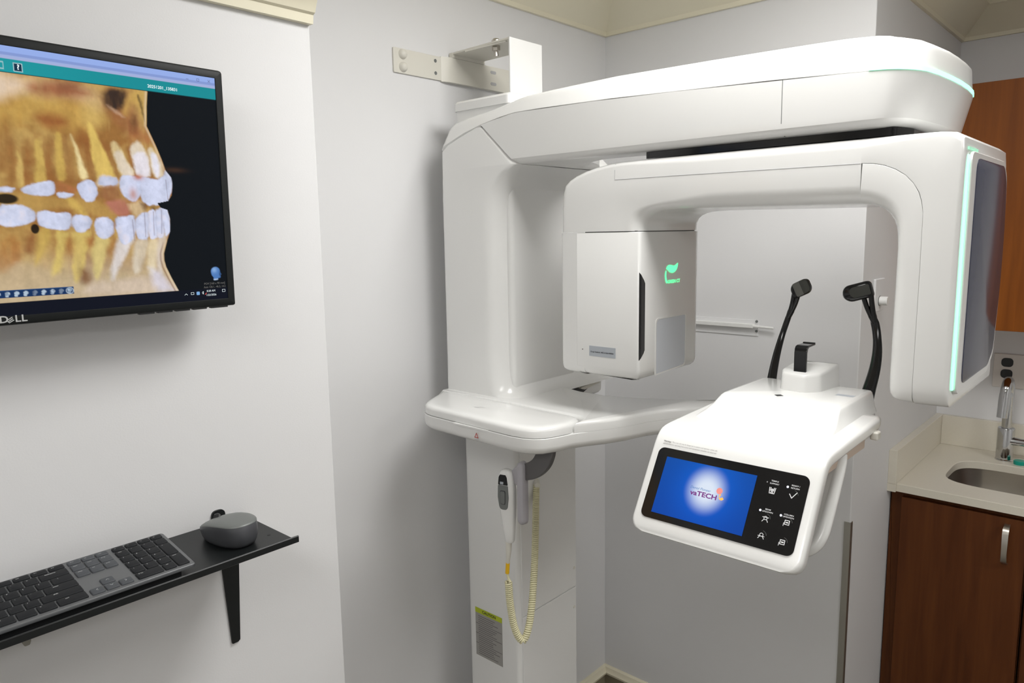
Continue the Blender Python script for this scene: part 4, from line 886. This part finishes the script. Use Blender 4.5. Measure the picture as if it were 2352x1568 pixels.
# little head
AW, BW = A_, B_
face_ = [(38.0, 305), (36.5, 301), (33, 298.8), (28.5, 298.6), (24.8, 300.8), (23.2, 304.5), (23.0, 307), (21.2, 310.4), (22.6, 311.2), (22.4, 313.6), (23.2, 315.6), (26.5, 316.2), (27.5, 318.5), (34, 319), (34.2, 315), (37, 311)]
w_ = poly_soft(face_, .7); img = mixc(img, lin(78, 122, 184), w_)
img = mixc(img, lin(150, 188, 232), np.exp(-ellipse(32.5, 303, 4.2, 4.5))*w_*.7); img = mixc(img, lin(26, 44, 76), np.exp(-ellipse(23.4, 310, 1.4, 4))*w_*.8); img = mixc(img, lin(190, 206, 226), w_*sstep(B_, 316.4, 317.6)*.8)
img = np.clip(img, 0, 1)
pV = [(MW/2-a/1000, .0018, MH-b/1000) for a, b in zip(A_.ravel(), B_.ravel())]
pF = [(j*NX+i, (j+1)*NX+i, (j+1)*NX+i+1, j*NX+i+1) for j in range(NY-1) for i in range(NX-1)]
picture(MO, 'screen', pV, pF, img, M['scr'], MO.o, True, 'lit screen with a golden 3D scan of jaws and teeth')
def ms(a, b): return Vector((MW/2-a/1000, .0018, MH-b/1000))
for s_, sz, aa, bb, bd, sx_ in (('20251201_135831', .0060, 93, 37.6, .00008, .97), ('?', .0085, 274.5, 36.8, .0003, 1), ('8:28 AM', .0043, 40, 335.4, 0, .95), ('1/22/2026', .0043, 40, 341.6, 0, .95)):
    MO.part('screen_text', text(s_, sz, ms(aa, bb), X, Z, .0003, bold=bd, sx=sx_), M['uitext'], local=True, smooth=0)
for pts_, wd_, aa, bb in (([(-.003, -.001), (0, .0018), (.003, -.001)], .0007, 80, 338.5), ([(-.003, -.0018), (.003, -.0018), (.003, .0026), (-.003, .0026), (-.003, -.0018)], .0006, 70, 337.8), ([(-.0026, -.001), (0, -.0026), (0, .0026), (-.0026, .001)], .0008, 52.5, 337.6), ([(-.0032, -.002), (.0032, -.002), (.0032, .003), (-.0032, .003), (-.0032, -.002)], .0006, 19, 336.5)):
    MO.part('tray_icon', stroke([(x*.72, y*.72) for x, y in pts_], wd_*.8, ms(aa, bb), X, Z, .0003), M['uitext'], local=True, smooth=0)
MO.part('screen_text', text('POV [160 x 90 mm]', .0044, ms(16, 324), X, Z, .0003, align='RIGHT', sx=.95), M['uigrey'], local=True, smooth=0)
MO.part('screen_text', text('Axis 120.1, -46.2, 14.2', .0044, ms(15.5, 329.3), X, Z, .0003, align='RIGHT', sx=.9), M['uigrey'], local=True, smooth=0)
MO.part('tray_icon', flat(rrect(-.0026, .0026, -.0026, .0026, .0011), ms(61, 337.8), X, Z, .0003), M['uiblue'], local=True, smooth=0)
MO.part('tray_icon', stroke([(-.0012, -.0012), (.0012, .0012)], .0008, ms(48.8, 339.3), X, Z, .0004), M['uired'], local=True, smooth=0)
MO.part('window_button', join(stroke([(-.0018, -.001), (.0018, -.001)], .0005, ms(55.5, 18.5), X, Z, .0003), stroke([(-.0018, -.0018), (.0014, -.0018), (.0014, .0014), (-.0018, .0014), (-.0018, -.0018)], .0005, ms(39, 18.5), X, Z, .0003), stroke([(-.0017, -.0017), (.0017, .0017)], .0005, ms(22, 18.5), X, Z, .0003), stroke([(-.0017, .0017), (.0017, -.0017)], .0005, ms(22, 18.5), X, Z, .0003)), M['uidark'], local=True, smooth=0)

# ================================================================== WALL SHELF
SH = Thing('keyboard_shelf', 'narrow black steel shelf on the left wall under the monitor', 'shelf', (XL, .15, 1.22))
bpw = M['blackp']
YS0, YS1 = -.33, .603
lip = [(XL, 1.2200), (-1.0315, 1.2200), (-1.0250, 1.2190), (-1.0215, 1.2205), (-1.0205, 1.2240), (-1.0205, 1.2305), (-1.0225, 1.2325), (-1.0245, 1.2305), (-1.0250, 1.2250), (-1.0270, 1.2228), (-1.0320, 1.2225), (XL, 1.2225)]
lip = [(XL, 1.2195), (-1.0245, 1.2195), (-1.0205, 1.2215), (-1.0205, 1.2310), (-1.0220, 1.2328), (-1.0240, 1.2310), (-1.0245, 1.2250), (-1.0260, 1.2225), (XL, 1.2225)]
SH.part('shelf_plate', prism(lip, 'xz', YS0, YS1), bpw, bevel=.0006)
for y, x in ((.594, -1.086), (.597, -1.164), (-.32, -1.086)):
    SH.part('screw_hole', cyl((x+.004, y-.010, 1.2215), (x+.004, y-.010, 1.2228), .0028, n=12), M['ink'])
for y in (.569, -.30):
    br = SH.part('bracket', join(prism(fillet([(y-.019, 1.2195), (y+.021, 1.2195), (y+.008, .996), (y+.004, .993), (y-.007, .993)], [0, 0, .003, .002, .002]), 'yz', XL, XL+.004), prism([(XL, 1.2195), (-1.035, 1.2195), (-1.035, 1.2165), (XL+.004, 1.205), (XL, 1.205)], 'xz', y-.018, y+.020)), bpw, bevel=.0006)
    SH.part('wall_tab', prism(fillet([(y-.026, 1.2225), (y-.002, 1.2225), (y-.002, 1.2460), (y-.026, 1.2460)], [0, 0, .010, .010]), 'yz', XL, XL+.004), bpw, br)
solo('adhesive_hook', 'small clear adhesive hook on the wall below the black shelf', 'hook', join(prism(fillet([(.245, 1.138), (.266, 1.138), (.266, 1.190), (.245, 1.190)], .007), 'yz', XL, XL+.003), prism(fillet([(.249, 1.142), (.262, 1.142), (.259, 1.133), (.252, 1.133)], .003), 'yz', XL+.002, XL+.012)), M['clear'], (XL, .253, 1.133), bevel=.001)

# ================================================================== KEYBOARD (local: x right, y towards the wall, z up)
KW, KD = .4245, .1155; TILT = math.radians(8.2)
KB = Thing('keyboard', 'slim grey keyboard with black keys and number pad on the black wall shelf', 'keyboard', (-1.0395, .4425-KW/2, 1.2322), (TILT, 0, PI/2))
kb = KB.part('keyboard_body', loft([[(p[0], p[1], z) for p in rrect(-KW/2+d, KW/2-d, d, KD-d, .005, 4)] for z, d in [(-.0012, .002), (0, 0), (.0042, 0), (.0052, .0008), (.0055, .002)]]), M['kbody'], local=True, smooth=40)
KB.part('riser', loft([[(-KW/2+.02, y0, -.001), (KW/2-.02, y0, -.001), (KW/2-.02, y0, z1), (-KW/2+.02, y0, z1)] for y0, z1 in [(KD-.004, -.0235), (KD-.012, -.0245), (KD-.024, -.0150), (KD-.034, -.001-.003)]]), M['blackm'], local=True)
KB.part('front_foot', box(-KW/2+.02, KW/2-.02, .004, .014, -.0102, -.0005), M['blackm'], local=True)
U = .0185
key_cache = {}
def key_mesh(w, d, m):
    k = (round(w, 5), round(d, 5), m.name)
    if k not in key_cache:
        rings = [[(p[0], p[1], z) for p in rrect(-w/2+e, w/2-e, -d/2+e, d/2-e, .0016, 2)] for z, e in [(.0050, 0), (.0068, .0001), (.0076, .0006), (.0079, .0014)]]
        me = mesh_of('key', loft(rings)); finish(me, m, 40); key_cache[k] = me
    return key_cache[k]
keys = []; legends = []
def key(x0, y0, w, d, m, leg=None, big=.0042):
    g = .0019; keys.append((x0+w/2, y0+d/2, w-g, d-g, m))
    if leg: legends.append((leg, x0+.0045, y0+d-.0058, big))
ROW = [.0050+U*k for k in range(5)]; FY, FD = .0050+U*5+.0008, .0125
MX = -KW/2+.0055; R0 = KW/2
blk_, gry = M['kkey'], M['kgrey']
def row(units, r, legs=None):
    x = MX
    for i, u in enumerate(units):
        key(x, ROW[r], u*U, U, blk_, legs[i] if legs else None); x += u*U
for i in range(13): key(MX+i*15/13*U, FY, 15/13*U, FD, blk_, ['esc']+['F%d' % k for k in range(1, 13)] and (['esc']+['F%d' % k for k in range(1, 13)])[i], .0030)
row([1]*13+[2], 4, list('`1234567890-=')+['    backspace'])
row([1.5]+[1]*12+[1.5], 3, ['tab']+list('QWERTYUIOP[]')+['     \\'])
row([1.75]+[1]*11+[2.25], 2, ['caps']+list("ASDFGHJKL;'")+['        enter'])
row([2.25]+[1]*10+[2.75], 1, ['shift']+list('ZXCVBNM,./')+['             shift'])
row([1.25, 1.25, 1.25, 5.5, 1.25, 1.25, 1.25, 2], 0, ['ctrl', 'fn', 'alt', None, 'alt', None, '\u2261', '       ctrl'])
NXK = R0-.0050-4*U-.0045-3*U
for i, l in enumerate(('prt sc', 'calc', 'insert')): key(NXK+i*U, FY, U, FD, gry, l, .0026)
for i, l in enumerate(('insert', 'home', 'pg up')): key(NXK+i*U, ROW[4], U, U, gry, l, .0030)
for i, l in enumerate(('delete', 'end', 'pg dn')): key(NXK+i*U, ROW[3], U, U, gry, l, .0030)
key(NXK+U, ROW[1]-.002, U, U-.0012, gry); key(NXK, ROW[0], U, U-.002, gry); key(NXK+U, ROW[0], U, U-.002, gry); key(NXK+2*U, ROW[0], U, U-.002, gry)
NPX = R0-.0050-4*U
for i in range(4): key(NPX+i*U, FY, U, FD, blk_, ['|<', '>', '>|', 'vol'][i], .0028)
for i, l in enumerate(('num', '/', '*', '-')): key(NPX+i*U, ROW[4], U, U, blk_, l, .0036)
for r, ls in ((3, '789'), (2, '456'), (1, '123')):
    for i, l in enumerate(ls): key(NPX+i*U, ROW[r], U, U, blk_, l)
key(NPX, ROW[0], 2*U, U, blk_, '0 ins'); key(NPX+2*U, ROW[0], U, U, blk_, '. del', .0034)
key(NPX+3*U, ROW[2], U, 2*U, blk_, '+'); key(NPX+3*U, ROW[0], U, 2*U, blk_, 'enter', .0034)
far = []
keys.sort(key=lambda k: -k[0])
for i, (kx, ky, w, d, m) in enumerate(keys):
    if i < 92:
        o = bpy.data.objects.new('key', key_mesh(w, d, m)); COL.objects.link(o); o.parent = KB.o; o.location = (kx, ky, 0)
    else:
        far.append(loft([[(kx+p[0], ky+p[1], z) for p in rrect(-w/2+e, w/2-e, -d/2+e, d/2-e, .0016, 2)] for z, e in [(.0050, 0), (.0068, .0001), (.0079, .0014)]]))
if far:
    fo = KB.part('key_rows', join(*far), M['kkey'], local=True, smooth=40); fo['kind'] = 'stuff'
legs = [text(s, sz*.78, (x, y, .0079), X, Y, .00025, align='LEFT', bold=.00005) for s, x, y, sz in legends if x > -.10]
for sh, kx, ky in (([(-.002, -.001), (0, .001), (.002, -.001)], NXK+1.5*U, ROW[1]-.002+U/2), ([(-.002, .001), (0, -.001), (.002, .001)], NXK+1.5*U, ROW[0]+U/2), ([(.001, .002), (-.001, 0), (.001, -.002)], NXK+.5*U, ROW[0]+U/2), ([(-.001, .002), (.001, 0), (-.001, -.002)], NXK+2.5*U, ROW[0]+U/2)):
    legs.append(stroke(sh, .0006, (kx, ky, .0079), X, Y, .00025))
KB.part('key_legends', join(*legs), M['legend'], local=True, smooth=0)

# ================================================================== MOUSE (local: x right, y towards the wall)
MS = Thing('computer_mouse', 'dark grey wireless mouse on the black shelf beside the keyboard', 'mouse', (-1.114, .5310, 1.2225), (0, 0, PI/2+math.radians(9)))
def mring(z, sx, sy, oy=0.0, drop=0.0, p=2.5):
    out = []
    for k in range(40):
        a = 2*PI*k/40; c, s = math.cos(a), math.sin(a)
        x = .0335*sx*math.copysign(abs(c)**(2/p), c); y = .0560*sy*math.copysign(abs(s)**(2/p), s)+oy
        x *= (1.0-.10*(y/.0565)*(y > 0))
        zz = z-drop*max(0, (y+.030)/.075)**2*1.3
        out.append((x, y, zz))
    return out
mb_ = MS.part('mouse_body', loft([mring(.0005, .74, .84), mring(.0020, .82, .90), mring(.007, .90, .955), mring(.014, .95, .99), mring(.022, .985, 1.0, 0, .003), mring(.030, 1.0, .985, 0, .008), mring(.0355, .995, .965, 0, .0125), mring(.0368, .99, .955, 0, .0130)], caps=True), M['mouse'], local=True, smooth=60)
MS.part('top_shell', loft([mring(.0369, 1.0, .965, 0, .0130), mring(.0378, 1.0, .965, 0, .0130), mring(.0396, .93, .91, 0, .0128), mring(.0416, .78, .78, -.001, .0125), mring(.0430, .55, .58, -.002, .0122), mring(.0437, .30, .34, -.003, .012), mring(.0439, .10, .12, -.003, .012)]), M['mtop'], mb_, local=True, smooth=70)
MS.part('scroll_wheel', lathe([(.0001, -.003), (.008, -.003), (.009, -.0015), (.009, .0015), (.008, .003), (.0001, .003)], (0, .026, .0315), 'x', 24), M['blackm'], mb_, local=True)

# ================================================================== NICHE: counter, sink, cabinets
ZT, ZB_, YF = .918, .893, 2.430
XE = 0.95
# countertop with an oval sink cut-out
hc, hs = (-.280, 2.697), (.215, .150)
rx0, rx1, ry0, ry1 = XD, XE, YF, YE-.001
ang = sorted(set([2*PI*k/72 for k in range(72)]+[math.atan2(cy-hc[1], cx-hc[0]) % (2*PI) for cx in (rx0, rx1) for cy in (ry0, ry1)]))
def hole(d=0.0): 
    out = []
    for a in ang:
        c, s = math.cos(a), math.sin(a); r = 1/((abs(c)/(hs[0]+d))**4.2+(abs(s)/(hs[1]+d))**4.2)**(1/4.2); out.append((hc[0]+r*c, hc[1]+r*s))
    return out
def outer():
    out = []
    for a in ang:
        c, s = math.cos(a), math.sin(a)
        tx_ = ((rx1 if c > 0 else rx0)-hc[0])/c if abs(c) > 1e-9 else 1e9; ty_ = ((ry1 if s > 0 else ry0)-hc[1])/s if abs(s) > 1e-9 else 1e9
        t = min(tx_, ty_); out.append((hc[0]+t*c, hc[1]+t*s))
    return out
ho, ou = hole(), outer()
CT = Thing('countertop', 'cream quartz countertop with upstands and an oval sink cut-out', 'countertop', (-.1, 2.72, ZB_))
CT.part('counter_slab', loft([[(p[0], p[1], ZB_) for p in ho], [(p[0], p[1], ZT-.002) for p in ho], [(p[0], p[1], ZT) for p in hole(.002)], [(p[0], p[1], ZT) for p in inset(ou, .0015)], [(p[0], p[1], ZT-.0015) for p in ou], [(p[0], p[1], ZB_) for p in ou]], closed=True), M['quartz'], smooth=30)
CT.part('side_upstand', box(XD, XD+.024, YF-.012, YE-.001, ZT, 1.026), M['quartz'], bevel=.0015)
CT.part('side_upstand_end', box(XD, XD+.024, YF-.012, YF, ZB_, ZT), M['quartz'])
CT.part('back_upstand', box(XD+.024, XE, YE-.021, YE-.001, ZT, 1.026), M['quartz'], bevel=.0015)
SK = Thing('sink', 'oval stainless steel undermount sink in the cream countertop', 'sink', (hc[0], hc[1], .74))
bas = [(.004, ZB_-.0005), (.004, ZB_-.004), (-.002, .85), (-.010, .78), (-.030, .752), (-.060, .745), (-.12, .743)]
SK.part('basin', loft([[(p[0], p[1], z) for p in hole(d)] for d, z in bas]+[[(p[0], p[1], z) for p in hole(d+.0015)] for d, z in reversed(bas)], closed=False, caps=False), M['steel'], smooth=60)
SK.part('drain', lathe([(.0001, .004), (.02, .004), (.034, .006), (.040, .004), (.040, -.004), (.0001, -.004)], (hc[0], hc[1], .744), 'z', 28), M['chrome'])
FX, FYY = -.378, 2.915
FA = Thing('faucet', 'chrome pull-out faucet behind the sink', 'faucet', (FX, FYY, ZT))
FA.part('faucet_body', lathe([(.0001, 0), (.0275, 0), (.0275, .003), (.0255, .005), (.0255, .108), (.0240, .112), (.0001, .112)], (FX, FYY, ZT), 'z', 32), M['chrome'])
fp = [(FX, FYY, ZT+.100), (FX, FYY, 1.13), (FX, FYY, 1.160), (FX, FYY-.008, 1.182), (FX-.001, FYY-.024, 1.195), (FX-.002, FYY-.042, 1.190), (FX-.003, FYY-.056, 1.172), (FX-.004, FYY-.062, 1.147)]
FA.part('spout', tube(spline(fp, 6), .0155, 20), M['chrome'], smooth=60)
FA.part('spray_head', tube([(FX-.004, FYY-.061, 1.157), (FX-.0045, FYY-.064, 1.135), (FX-.006, FYY-.070, 1.078)], [.0160, .0168, .0160], 20), M['chrome'], smooth=60)
FA.part('lever', join(tube([(FX+.018, FYY-.006, ZT+.070), (FX+.045, FYY-.010, ZT+.070), (FX+.13, FYY-.022, ZT+.072)], [.0145, .0125, .0115], 16)), M['chrome'], smooth=60)
solo('bottle_cap', 'round teal cap lying on the countertop by the faucet', 'cap', lathe([(.0001, 0), (.0165, 0), (.0175, .002), (.0175, .011), (.016, .013), (.0001, .013)], (-.330, 2.885, ZT), 'z', 28), M['teal'], (-.330, 2.885, ZT))
# base cabinets
def cabinet(x0, x1, label, hinge):
    t = Thing('base_cabinet', label, 'cabinet', ((x0+x1)/2, 2.72, 0), group='wooden base cabinets under the countertop')
    wl = .033 if x0 < -.6 else .004
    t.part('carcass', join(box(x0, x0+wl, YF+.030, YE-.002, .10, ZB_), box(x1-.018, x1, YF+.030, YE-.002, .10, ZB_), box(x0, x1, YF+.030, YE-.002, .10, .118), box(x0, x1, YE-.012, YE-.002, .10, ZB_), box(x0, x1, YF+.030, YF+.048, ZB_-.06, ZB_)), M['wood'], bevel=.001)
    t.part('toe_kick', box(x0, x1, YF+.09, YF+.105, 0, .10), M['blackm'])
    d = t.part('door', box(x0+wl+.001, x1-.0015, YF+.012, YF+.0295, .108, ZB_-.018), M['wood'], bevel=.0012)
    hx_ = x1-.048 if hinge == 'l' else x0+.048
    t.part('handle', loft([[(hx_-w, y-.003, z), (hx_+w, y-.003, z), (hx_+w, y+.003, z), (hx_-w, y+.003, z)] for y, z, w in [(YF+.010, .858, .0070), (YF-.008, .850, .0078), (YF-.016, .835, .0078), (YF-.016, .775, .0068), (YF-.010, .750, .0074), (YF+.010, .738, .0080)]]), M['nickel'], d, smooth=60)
cabinet(XD+.003, -.247, 'brown wooden base cabinet with a nickel handle, beside the steel corner guard', 'l')
cabinet(-.243, .129, 'brown wooden base cabinet at the right edge, second from the wall corner', 'r')
cabinet(.133, .503, 'brown wooden base cabinet, third from the wall corner', 'l')
cabinet(.507, .945, 'brown wooden base cabinet, farthest from the wall corner', 'r')
# wall cabinets
for k, (x0, x1, lab_) in enumerate(((XD+.002, -.02, 'orange brown wooden wall cabinet above the sink'),)):
    t = Thing('wall_cabinet', lab_, 'cabinet', ((x0+x1)/2, 2.86, 1.385))
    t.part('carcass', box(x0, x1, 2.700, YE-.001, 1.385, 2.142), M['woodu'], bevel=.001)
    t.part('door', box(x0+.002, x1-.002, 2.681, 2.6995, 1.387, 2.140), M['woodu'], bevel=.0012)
# socket above the faucet
OT = Thing('wall_socket', 'white wall socket with two dark outlets above the faucet', 'socket', (-.405, YE, 1.22))
OT.part('face_plate', box(-.445, -.350, YE-.006, YE, 1.148, 1.268), M['outlet'], bevel=.003)
for zz in (1.238, 1.198):
    OT.part('outlet', prism(rrect(-.4215, -.3865, zz-.0155, zz+.0155, .012, 6), 'xz', YE-.0075, YE-.004), M['blackm'])

# ================================================================== SMALL WALL THINGS
RA = Thing('wall_rail', 'white metal hanger rail on the back wall behind the scanner', 'rail', (-1.05, YC, 1.42))
RA.part('back_plate', box(-1.24, -.893, YC-.003, YC, 1.400, 1.4475), M['wall'], bevel=.001)
RA.part('rail_bar', box(-1.24, -.905, YC-.016, YC-.002, 1.4235, 1.4360), M['soft'], bevel=.002)
RA.part('rail_rod', tube([(-.910, YC-.011, 1.430), (-.885, YC-.013, 1.4295), (-.843, YC-.014, 1.4285)], [.0045, .0038, .0036], 10), M['soft'])
for zz in (1.4440, 1.4150):
    RA.part('screw', lathe([(.0001, -.004), (.003, -.0035), (.0042, 0), (.0001, 0)], (-.899, YC-.003, zz), 'y', 12), M['dgrey'])
PK = Thing('wall_peg', 'white plate with a round peg on the side wall behind the scanner', 'peg', (XD, 2.19, 1.52))
PK.part('peg_plate', box(XD, XD+.008, 2.160, 2.245, 1.478, 1.570), M['wall'], bevel=.003)
PK.part('peg_ring', lathe([(.0001, .0095), (.0142, .0095), (.0142, .0078), (.0001, .0078)], (XD, 2.200, 1.508), 'x', 24), M['dgrey'])
PK.part('peg', lathe([(.0001, .030), (.011, .030), (.0125, .028), (.0125, .006), (.0135, .004), (.0135, 0), (.0001, 0)], (XD, 2.200, 1.508), 'x', 24), M['soft'])
solo('corner_guard', 'stainless steel corner guard low on the wall corner beside the cabinet', 'corner guard', prism([(XD-.016, YC), (XD-.016, YC-.0018), (XD+.0018, YC-.0018), (XD+.0018, YC+.016), (XD, YC+.016), (XD, YC)], 'xy', .14, .897), M['guard'], (XD, YC, .14))

# ================================================================== LAMPS AND FILL LIGHTS
def ceiling_or_fill_light(x, y, w, d, power, label, size=None, col=(1, .99, .975)):
    t = Thing('ceiling_or_fill_light', label, 'light', (x, y, ZC))
    t.part('light_frame', loft([[(x+sx*(w/2+e), y+sy*(d/2+e), z) for sx, sy in ((-1, -1), (1, -1), (1, 1), (-1, 1))] for e, z in ((.02, ZC), (.02, ZC-.012), (0, ZC-.014), (0, ZC-.004))], caps=False), M['soft'])
    t.part('diffuser', box(x-w/2, x+w/2, y-d/2, y+d/2, ZC-.007, ZC-.004), M['lamp'])
    l = bpy.data.lights.new('panel_light', 'AREA'); l.shape = 'RECTANGLE'; l.size = w; l.size_y = d; l.energy = power; l.color = col
    o = bpy.data.objects.new('lamp', l); COL.objects.link(o); o.location = (0, 0, -.016); o.parent = t.o
ceiling_or_fill_light(-.40, 1.17, .58, .58, 11.5, 'square ceiling light panel over the scanner')
ceiling_or_fill_light(0.0, -.72, 1.16, .58, 7.5, 'long added fill light panel on the ceiling behind the camera')  # unseen fill, added to brighten the front faces
ceiling_or_fill_light(1.30, 1.45, .58, .58, 11, 'square added fill light panel on the ceiling, brightening the sink niche')  # unseen fill, added to lift the niche, counter and side wall

# ================================================================== CAMERA
f_px, pit, rol, yaw = 1680.9, math.radians(8.332), math.radians(-1.0303), math.radians(42.147)
F = Vector((-math.sin(yaw)*math.cos(pit), math.cos(yaw)*math.cos(pit), -math.sin(pit)))
R = Vector((math.cos(yaw), math.sin(yaw), 0)); Uv = R.cross(F)
R2 = R*math.cos(rol)+Uv*math.sin(rol); U2 = -R*math.sin(rol)+Uv*math.cos(rol)
cam = bpy.data.cameras.new('camera'); co = bpy.data.objects.new('camera', cam); COL.objects.link(co)
cam.sensor_fit = 'HORIZONTAL'; cam.sensor_width = 36; cam.lens = 36*f_px/2352; cam.clip_start = .05
Mc = Matrix((R2, U2, -F)).transposed().to_4x4(); Mc.translation = (0, 0, 1.71); co.matrix_world = Mc
SC.camera = co

w = bpy.data.worlds.new('world'); SC.world = w; w.use_nodes = True
w.node_tree.nodes['Background'].inputs[0].default_value = (.8, .85, .9, 1); w.node_tree.nodes['Background'].inputs[1].default_value = .05
SC.view_settings.view_transform = 'Standard'; SC.view_settings.look = 'None'; SC.view_settings.exposure = 0.0; SC.view_settings.gamma = 1.0
SC.view_settings.use_curve_mapping = False
SC.cycles.use_denoising = True
SC.cycles.max_bounces = 8
